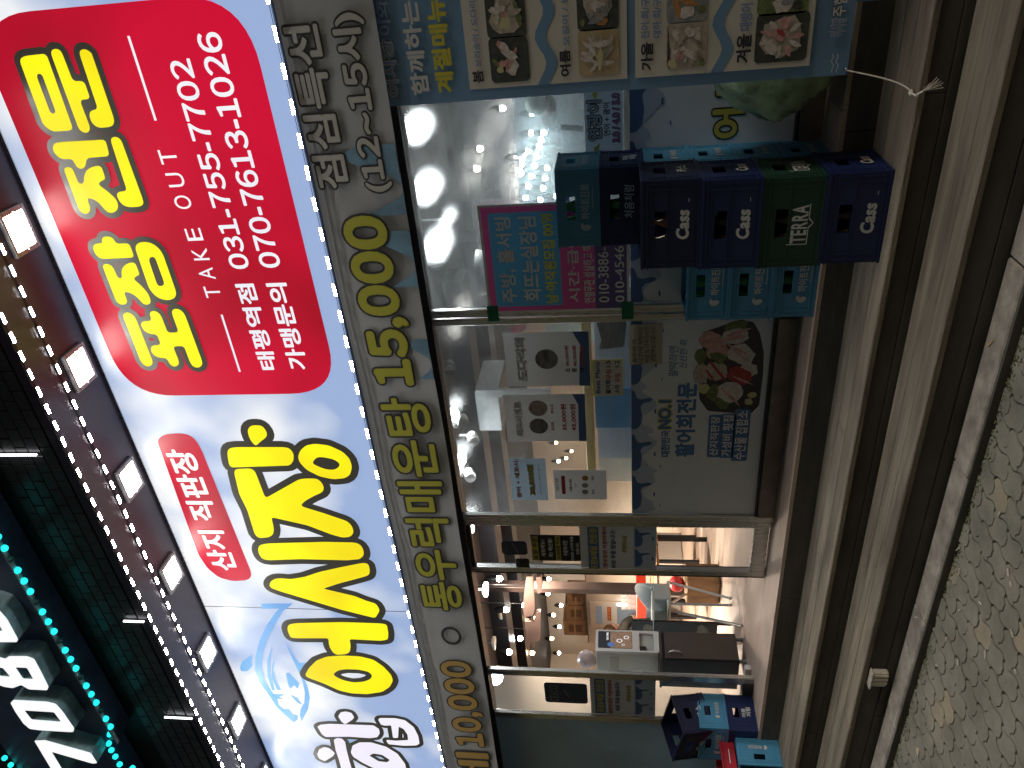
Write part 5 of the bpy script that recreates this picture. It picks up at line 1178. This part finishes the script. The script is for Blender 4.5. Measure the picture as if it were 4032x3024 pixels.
for k in range(9): q.lathe((c.x + .016 * k, 4.6, c.z - .12), [(.04, 0), (.085, .1), (.098, .15), (.094, .15), (.08, .1), (.036, .006)], 14)
q.build('bowl', mat('bowl_white', (.6, .6, .56), .35), bw_)
# red bag and black bag hanging inside
for nm, lab, pts, m_ in (('plastic_bag', 'red plastic bag hanging behind the middle window next to the post', [(1097, 460), (1105, 500), (1165, 500), (1200, 470), (1195, 430), (1110, 432)], mat('red_bag', (.4, .03, .05), .35, var=.3, scale=20, bump=.6, bscale=30)), ('plastic_bag', 'black plastic bag hanging behind the middle window above the handwritten note', [(1650, 425), (1690, 560), (1668, 600), (1690, 605), (1835, 590), (1850, 420), (1720, 418)], mat('black_bag', (.02, .02, .024), .3, var=.4, scale=20, bump=.8, bscale=30))):
    pl = front(4.3); lp = rnd([pl.px(*A5(*p)) for p in pts], .02); t = thing(nm, lab, 'bag', (lp[0][0], 4.3, min(p[1] for p in lp)))
    o = MB().poly(pl, [lp], 0, .05).build('bag_body', m_, t)
# ------------------------------------------------------------------ coffee machine on its cabinet by the door
XM = -5.53; PM = side(XM)
def mz(x, y): return PM.px(*N1(x, y))
a, b = mz(1245, 960), mz(2115, 1000); yc0 = mz(1300, 958)[0]; yc1 = mz(1270, 665)[0]; zc1 = mz(1262, 955)[1]; zc0 = mz(2110, 990)[1]
M_br = mat('brown_laminate', (.075, .055, .048), .45, var=.15, scale=4, stretch=(1, 1, .3))
cb = thing('cabinet', 'dark brown cabinet with a chrome handle just inside the door', 'cabinet', (XM - .2, (yc0 + yc1) / 2, ZL))
box('carcass', (XM - .36, yc0, zc0), (XM - .002, yc1, zc1), M_black, cb); box('door', (XM, yc0 + .004, zc0 + .004), (XM + .016, yc1 - .002, zc1 - .03), M_br, cb, r=.003); box('top', (XM - .37, yc0 - .01, zc1 - .004), (XM + .02, yc1 + .012, zc1 + .016), M_br, cb, r=.003)
h0, h1 = mz(1330, 905), mz(1475, 912); MB().tube([(XM + .018, h0[0], h0[1]), (XM + .045, h0[0], h0[1] - .02), (XM + .05, h0[0], (h0[1] + h1[1]) / 2), (XM + .045, h0[0], h1[1] + .02), (XM + .018, h0[0], h1[1])], .007, 8).build('handle', M_steel, cb)
for yy in (yc0 + .03, yc1 - .03):
    for xx in (XM - .03, XM - .32): MB().lathe((xx, yy, ZL + .0005), [(.018, 0), (.018, .02), (.014, .03), (.014, zc0 - ZL + .002)], 10).build('foot', mat('foot_grey', (.25, .25, .25), .5), cb)
M_ivory = mat('machine_ivory', (.5, .5, .43), .4); M_mwh = mat('machine_white', (.68, .66, .63), .35)
zb, ztp = zc1 + .0165, mz(545, 760)[1]; ym0 = mz(900, 890)[0]; ym1 = mz(900, 665)[0]
cm = thing('coffee_machine', 'white coffee vending machine with a lit picture screen on the brown cabinet', 'coffee machine', (XM - .17, (ym0 + ym1) / 2, zb))
box('body', (XM - .33, ym0, zb), (XM - .012, ym1, ztp), M_ivory, cm, r=.012)
q = MB(); fr = [(ym0 - .004, zb + .002), (ym1 + .004, zb + .002), (ym1 + .004, ztp + .004), (ym0 - .004, ztp + .004)]
r0, r1 = mz(1180, 885), mz(1012, 690); rec = [(r0[0], r0[1]), (r1[0], r0[1]), (r1[0], r1[1]), (r0[0], r1[1])]
MB().poly(PM, [rnd(fr, .02), rnd(rec, .008)], .022, .033).build('front_panel', M_mwh, cm)
box('dispenser', (XM - .011, r0[0] - .004, r0[1] - .004), (XM - .009, r1[0] + .004, r1[1] + .004), mat('recess_grey', (.42, .42, .38), .5), cm); d0, d1 = mz(1090, 870), mz(1020, 820); box('spout', (XM - .008, d0[0], d0[1]), (XM + .012, d1[0], d1[1]), M_black, cm, r=.004)
s0, s1 = mz(940, 862), mz(570, 668); MB().poly(PM, [rnd(rect(s0[0], s0[1], s1[0], s1[1]), .008)], .0235).build('screen', mat('screen_dark', (.03, .03, .035), .15, emit=.35, ecol=(.05, .05, .06)), cm)
SC = mat('screen_photo', (.2, .12, .08), .3, var=.6, scale=60, emit=.3, ecol=(.45, .28, .18)); s2 = mz(745, 862); MB().poly(PM, [rect(s0[0] + .003, s0[1] + .003, s1[0] - .003, mz(700, 700)[1])], .0242).build('screen_photo', SC, cm)
M_scw = mat('screen_white', (.7, .7, .7), .3, emit=.7, ecol=(.9, .9, .9)); M_scb = mat('screen_blue', (.05, .12, .3), .3, emit=.5, ecol=(.1, .2, .5))
a, b = mz(660, 700), mz(690, 775); text(PM, 'TEATIME', (mz(665, 770)[0], mz(682, 770)[1], mz(665, 685)[0], mz(660, 690)[1]), M_scw, cm, bold=.03, h=.026)
for (x, y), r, m_ in (((705, 815), .03, M_scb), ((800, 775), .026, M_scw), ((875, 740), .024, M_scw), ((840, 820), .013, M_scw)):
    c = mz(x, y); MB().poly(PM, [[(c[0] + r * .8 * math.cos(t * .35), c[1] + r * math.sin(t * .35)) for t in range(18)], [(c[0] + r * .55 * math.cos(t * .35), c[1] + r * .7 * math.sin(t * .35)) for t in range(18)]] if m_ is M_scw else [[(c[0] + r * .8 * math.cos(t * .35), c[1] + r * math.sin(t * .35)) for t in range(18)]], .0255).build('cup_picture', m_, cm)
for k in range(9): box('vent_rib', (XM - .3 + .028 * k, ym0 - .004, ztp - .2), (XM - .288 + .028 * k, ym0 + .001, ztp - .12), M_ivory, cm)
jg = thing('water_jug', 'pinkish translucent plastic bag on top of the coffee machine', 'bag', (XM - .2, ym0 + .08, ztp)); bm = bmesh.new(); bmesh.ops.create_icosphere(bm, subdivisions=3, radius=1)
for v in bm.verts:
    p = v.co; n_ = noise.noise(p * 2.5) * .2; v.co = Vector((p.x * .1 * (1 + n_), p.y * .06 * (1 + 2 * n_), .085 + p.z * .085 * (1 + n_)))
    v.co.z = max(.006, v.co.z)
me = bpy.data.meshes.new('bag_body'); bm.to_mesh(me); bm.free(); me.polygons.foreach_set('use_smooth', [True] * len(me.polygons)); me.materials.append(mat('pink_clear', (.75, .6, .57), .25, bump=.5, bscale=25)); link_mesh('bag_body', me, jg)
# ------------------------------------------------------------------ high chair
M_hc = mat('high_chair_plastic', (.42, .47, .47), .4); M_leg = mat('chair_tube', (.45, .44, .43), .35, metal=.4); M_tip = mat('rubber_tip', (.65, .6, .55), .6)
hcx, hcy = -5.40, 5.02
hc = thing('high_chair', 'pale blue grey plastic high chair with tube legs inside the doorway', 'high chair', (hcx, hcy, ZL))
seat = onY(*N1(1350, 350), hcy)
zs = seat.z
feet = [onZ(*N1(2145, 592), ZL), onZ(*N1(2022, 292), ZL), onZ(*N1(2022, 368), ZL), onZ(*N1(1800, 90), ZL)]
cx = sum(f.x for f in feet) / 4; cy = sum(f.y for f in feet) / 4
tops = [Vector((cx + sx * .13, cy + sy * .13, zs - .02)) for sx, sy in ((.6, -1), (-1, .3), (-1, -.2), (.8, 1))]
ordr = sorted(range(4), key=lambda k: math.atan2(feet[k].y - cy, feet[k].x - cx)); tor = sorted(range(4), key=lambda k: math.atan2(tops[k].y - cy, tops[k].x - cx))
for a_, b_ in zip(ordr, tor):
    l_ = MB().tube([feet[a_] + Vector((0, 0, .015)), tops[b_]], .0125, 10).build('leg', M_leg, hc); MB().ball(feet[a_] + Vector((0, 0, .0165)), .0165, 10, 8).build('rubber_tip', M_tip, l_)
bm = MB(); prof = []
for k in range(13):
    an = math.pi * k / 12; prof.append((cx + .17 * math.cos(an), cy + .16 * math.sin(an) - .02))
for i_, (x, y) in enumerate(prof[:-1]):
    x2, y2 = prof[i_ + 1]; ins = lambda x, y, f: (cx + (x - cx) * f, cy + (y - cy) * f)
    h0_, h1_ = .15 + .16 * math.sin(math.pi * i_ / 12), .15 + .16 * math.sin(math.pi * (i_ + 1) / 12)
    a_, b_ = ins(x, y, .9), ins(x2, y2, .9)
    bm.add([(x, y, zs - .02), (x2, y2, zs - .02), (x2, y2, zs + h1_), (x, y, zs + h0_), (*a_, zs - .02), (*b_, zs - .02), (*b_, zs + h1_), (*a_, zs + h0_)], [(0, 1, 2, 3), (4, 7, 6, 5), (3, 2, 6, 7), (0, 4, 5, 1)], True)
bm.build('backrest', M_hc, hc); MB().bbox((cx - .15, cy - .15, zs - .035), (cx + .15, cy + .12, zs - .005), .015).build('seat', M_hc, hc)
MB().bbox((cx - .2, cy - .3, zs + .13), (cx + .2, cy - .06, zs + .155), .012).build('tray', M_hc, hc); MB().bbox((cx - .19, cy - .17, zs - .01), (cx - .16, cy + .0, zs + .135), .008).build('arm', M_hc, hc); MB().bbox((cx + .16, cy - .17, zs - .01), (cx + .19, cy + .0, zs + .135), .008).build('arm', M_hc, hc)
# ------------------------------------------------------------------ black board, column, tables, stump, fridge, boxes, person
M_bd = mat('black_board', (.02, .02, .02), .35, var=.3, scale=8)
a, b = onY(*N1(930, 540), 5.15), onY(*N1(1860, 690), 5.15)
bd = thing('menu_board', 'black board with fish pictures standing behind the coffee machine cabinet', 'board', ((a.x + b.x) / 2, 5.15, ZL)); box('board', (b.x - .2, 5.15, b.z), (a.x, 5.17, a.z), M_bd, bd)
for xx in (b.x - .15, a.x - .03): box('leg', (xx, 5.15, ZL), (xx + .025, 5.17, b.z), M_black, bd)
pb = front(5.148)
for y0, x0 in ((640, 1110), (650, 1700)):
    c = pb.px(*N1(x0, y0)); MB().poly(pb, [rnd([(c[0] + .09 * math.cos(t * .6), c[1] + .06 * math.sin(t * .6) * (1 + .3 * math.sin(t * 2))) for t in range(10)], .02)], .001).build('dish_print', mat('board_print', (.16, .15, .11), .5, var=.5, scale=40), bd)
M_col = mat('column_brown', (.05, .035, .03), .4, var=.2, scale=5)
a, b = onY(*N1(80, 185), 6.4), onY(*N1(1100, 262), 6.4); cl = thing('column', 'slim dark brown column standing behind the doorway', 'column', ((a.x + b.x) / 2, 6.4, ZL)); box('shaft', (b.x, 6.4, ZL), (a.x, 6.52, 3.25), M_col, cl, r=.006); MB().ball(onY(*N1(1003, 238), 6.395), .02, 8, 6).build('knob', M_steel, cl)
M_wood = mat('table_wood', (.36, .2, .1), .4, var=.2, scale=5, stretch=(.4, 2, 1))
for n, (x, y, yy, lab) in enumerate(((1150, 300, 7.6, 'brown wooden restaurant table seen over the high chair'), (1195, 420, 6.6, 'nearer brown wooden table just behind the high chair'))):
    p = onY(*N1(x, y), yy); t = thing('table', lab, 'table', (p.x, yy, ZL)); box('top', (p.x - .5, yy - .02, p.z - .035), (p.x + .75, yy + .62, p.z), M_wood, t, r=.006)
    for dx in (-.42, .67):
        for dy in (.06, .54): box('leg', (p.x + dx - .02, yy + dy - .02, ZL), (p.x + dx + .02, yy + dy + .02, p.z - .036), M_black, t)
p = onZ(*N1(1900, 250), ZL); st = thing('stump_stool', 'brown wooden block stool under the table with a plastic bag on it', 'stool', tuple(p)); box('block', (p.x - .16, p.y, ZL + .001), (p.x + .16, p.y + .3, ZL + .36), mat('stump_wood', (.25, .14, .06), .6, var=.35, scale=9, stretch=(1, 1, .2)), st, r=.015)
rb = thing('plastic_bag', 'red and clear plastic bag on the wooden block stool', 'bag', (p.x, p.y + .15, ZL + .362)); MB().ball((p.x, p.y + .14, ZL + .362 + .085), .1, 10, 7, (1, .8, .85)).build('bag_body', mat('red_plastic', (.6, .04, .04), .35, bump=.6, bscale=30), rb)
M_wfr = mat('fridge_white', (.62, .57, .52), .45)
yf = 9.6; a, b = onY(*N1(430, 262), yf), onY(*N1(900, 800), yf)
fr = thing('drinks_fridge', 'tall white drinks fridge with posters on its glass door at the back of the shop', 'fridge', ((a.x + b.x) / 2, yf, ZL)); box('body', (b.x, yf, ZL), (a.x + .9, yf + .7, a.z), M_wfr, fr, r=.02)
pf = front(yf); g0, g1 = pf.px(*N1(1000, 605)), pf.px(*N1(468, 318)); box('door_frame', (g0[0], yf - .03, ZL + .2), (g1[0], yf - .001, g1[1]), mat('fridge_frame', (.7, .66, .62), .4), fr, r=.01)
pf2 = front(yf - .032); MB().poly(pf2, [rect(g0[0] + .1, ZL + .3, g1[0] - .1, pf2.px(*N1(545, 400))[1])], .0).build('glass_door', mat('fridge_glass', (.16, .2, .24), .1, emit=.3, ecol=(.25, .3, .38)), fr)
a_, b_ = pf2.px(*N1(605, 345)), pf2.px(*N1(775, 572)); MB().poly(pf2, [rect(b_[0], b_[1], a_[0], a_[1])], .002).build('poster_print', M_pgr, fr); c_, d_ = pf2.px(*N1(665, 385)), pf2.px(*N1(712, 535)); MB().poly(pf2, [rect(d_[0], d_[1], c_[0], c_[1])], .003).build('red_label', M_rdt, fr); text(pf2, '안받 회 뜨자!', (d_[0] + .02, d_[1] + .02, c_[0] - .02, c_[1] - .02), M_pyl, fr, bold=.03, h=.005)
q = MB()
for k in range(6): q.ball(onY(*N1(785 + k * 18, 362), yf - .05), .022, 6, 5)
q.build('light_dots', lamp_mat('fridge_led', (.9, .95, 1), 8), fr)
M_box = mat('cardboard', (.42, .27, .16), .75, var=.1, scale=6); M_bxp = mat('cardboard_print', (.2, .12, .07), .75)
for lab, rt, lb, yy in (('plain cardboard box with scribbled print on the drinks fridge, right of the two others', (225, 268), (425, 370), 9.75), ('cardboard box with a line drawing in the middle on the drinks fridge', (205, 376), (425, 540), 9.75), ('cardboard box with dark print at the left on the drinks fridge', (185, 540), (425, 700), 9.7)):
    pp = front(yy); a, b = pp.px(*N1(*rt)), pp.px(*N1(*lb)); zb_ = fr.location.z * 0 + onY(*N1(430, 262), yf).z + .002
    t = thing('cardboard_box', lab, 'box', ((a[0] + b[0]) / 2, yy, zb_), group='boxes on the fridge'); box('carton', (b[0], yy, zb_), (a[0], yy + .4, a[1]), M_box, t, r=.006)
    MB().poly(pp, [rect(b[0] + .1, zb_ + .1, b[0] + .3, a[1] - .1)], .001).build('stamp_print', M_bxp, t); box('tape', (b[0] + .02, yy - .002, (zb_ + a[1]) / 2), (a[0] - .02, yy - .0005, (zb_ + a[1]) / 2 + .03), mat('box_tape', (.5, .36, .2), .4), t)
# red service box on a table
p = onY(*N1(1000, 400), 7.6); t = thing('red_tray', 'red plastic box with clear cups on the back table', 'box', (p.x, 7.75, p.z - .12)); box('box', (p.x - .28, 7.66, p.z - .12), (p.x + .3, 7.95, p.z + .02), mat('red_box', (.6, .05, .03), .4), t, r=.01)
q = MB()
for k in range(4): q.lathe((p.x - .2 + k * .11, 7.8, p.z + .02), [(.035, 0), (.045, .2), (.047, .21)], 10)
q.build('cup', glass('cup_clear', (.85, .85, .88), haze=.3), t)
# hanging wooden planks under the ceiling
M_pk2 = mat('pinkish_board', (.45, .3, .25), .6, var=.12, scale=4)
PHG = front(6.2); hp = thing('hanging_boards', 'pinkish wooden boards hanging under the black ceiling inside', 'boards', tuple(onY(*N5(1000, 700), 6.2)))
for lp in ([(900, 165), (1000, 165), (1030, 560), (1030, 700), (1000, 790), (865, 805), (848, 660), (860, 480)], [(1055, 170), (1135, 170), (1158, 290), (1145, 420), (1078, 432)], [(875, 880), (960, 880), (985, 850), (1020, 890), (1060, 735), (1125, 730), (1115, 1180), (1050, 1200), (1040, 1125), (1028, 1300), (1000, 1310), (975, 1190), (935, 1335), (915, 1330)]):
    MB().poly(PHG, [[PHG.px(*N5(*p)) for p in lp]], 0, .05).build('board', M_pk2, hp)
q = MB()
for x, y in ((930, 300), (1000, 600), (930, 1000)):
    p = onY(*N5(x, y), 6.22); q.tube([p, (p.x, p.y, 3.25)], .006, 5)
q.build('hanger', M_lampk, hp)
for xx, lab in ((430, 'black ceiling duct crossing near the door'), (700, 'second black ceiling duct further in')):
    p = onZ(*N5(xx, 600), 3.15); t = thing('ceiling_duct', lab, 'duct', (p.x, p.y, 3.0)); box('duct', (-14, p.y, 3.05), (-3, p.y + .35, 3.249), mat('duct_dark', (.035, .035, .045), .4, metal=.4), t)
pq = onZ(*D2(1860, 1040), ZL); t = thing('door_stop', 'small white plastic foot block by the door post', 'block', tuple(pq)); box('block', (-5.50, 4.22, ZL + .001), (-5.42, 4.27, ZL + .05), M_mwh, t, r=.005); 
# person seated with the back to the door: one continuous skinned body
yp = 9.0
hd_ = onY(*N1(700, 640), yp)
def P3(x, y, dy=0): return onY(*N1(x, y), yp + dy)
neck = hd_ + Vector((0.02, 0, -.2)); chest = neck + Vector((0, .05, -.3)); pel = chest + Vector((.02, .05, -.28))
kn1 = pel + Vector((.15, .4, .0)); ft1 = kn1 + Vector((0, .05, -.42)); kn2 = pel + Vector((-.18, .4, .0)); ft2 = kn2 + Vector((0, .05, -.42))
shR = neck + Vector((.18, .02, -.07)); elR = P3(930, 505, .1); haR = P3(1030, 500, .2); shL = neck + Vector((-.18, .02, -.07)); elL = shL + Vector((-.05, .1, -.28)); haL = elL + Vector((.08, .25, .02))
vs_ = [pel, chest, neck, neck + Vector((0, 0, .06)), shR, elR, haR, shL, elL, haL, pel + Vector((.09, .03, -.03)), kn1, ft1, pel + Vector((-.09, .03, -.03)), kn2, ft2]
es_ = [(0, 1), (1, 2), (2, 3), (2, 4), (4, 5), (5, 6), (2, 7), (7, 8), (8, 9), (0, 10), (10, 11), (11, 12), (0, 13), (13, 14), (14, 15)]
rs_ = [.15, .16, .08, .055, .075, .05, .03, .075, .05, .03, .09, .065, .045, .09, .065, .045]
pr = thing('person', 'person in a black printed shirt with brown hair seated at the back', 'person', (pel.x, pel.y, ZL))
me = bpy.data.meshes.new('body'); me.from_pydata([v - pr.location for v in vs_], es_, []); me.materials.append(mat('black_shirt', (.02, .02, .022), .8)); ob = link_mesh('body', me, pr)
sk = ob.modifiers.new('skin', 'SKIN'); ob.modifiers.new('sub', 'SUBSURF').levels = 1
for k, r in enumerate(rs_): me.skin_vertices[0].data[k].radius = (r, r)
me.skin_vertices[0].data[0].use_root = True
M_skin = mat('skin', (.5, .3, .22), .55); M_hair = mat('brown_hair', (.035, .018, .01), .5, bump=.6, bscale=60)
MB().ball(hd_ + Vector((.01, .03, -.03)), .095, 12, 10, (.85, 1, 1.2)).build('head', M_skin, pr); MB().ball(hd_ + Vector((0, -.005, 0)), .108, 14, 10, (.95, 1.0, 1.15)).build('hair', M_hair, pr)
MB().tube([elR, elR.lerp(haR, .6), haR], [.046, .038, .03], 10).build('forearm', M_skin, pr); MB().ball(haR, .042, 8, 6, (1, 1, 1.3)).build('hand', M_skin, pr)
pp = front(chest.y - .17); c = chest
text(pp, '어시장', (c.x - .1, c.z + .02, c.x + .1, c.z + .09), M_white, pr, bold=.03, h=.0)
flush_text()
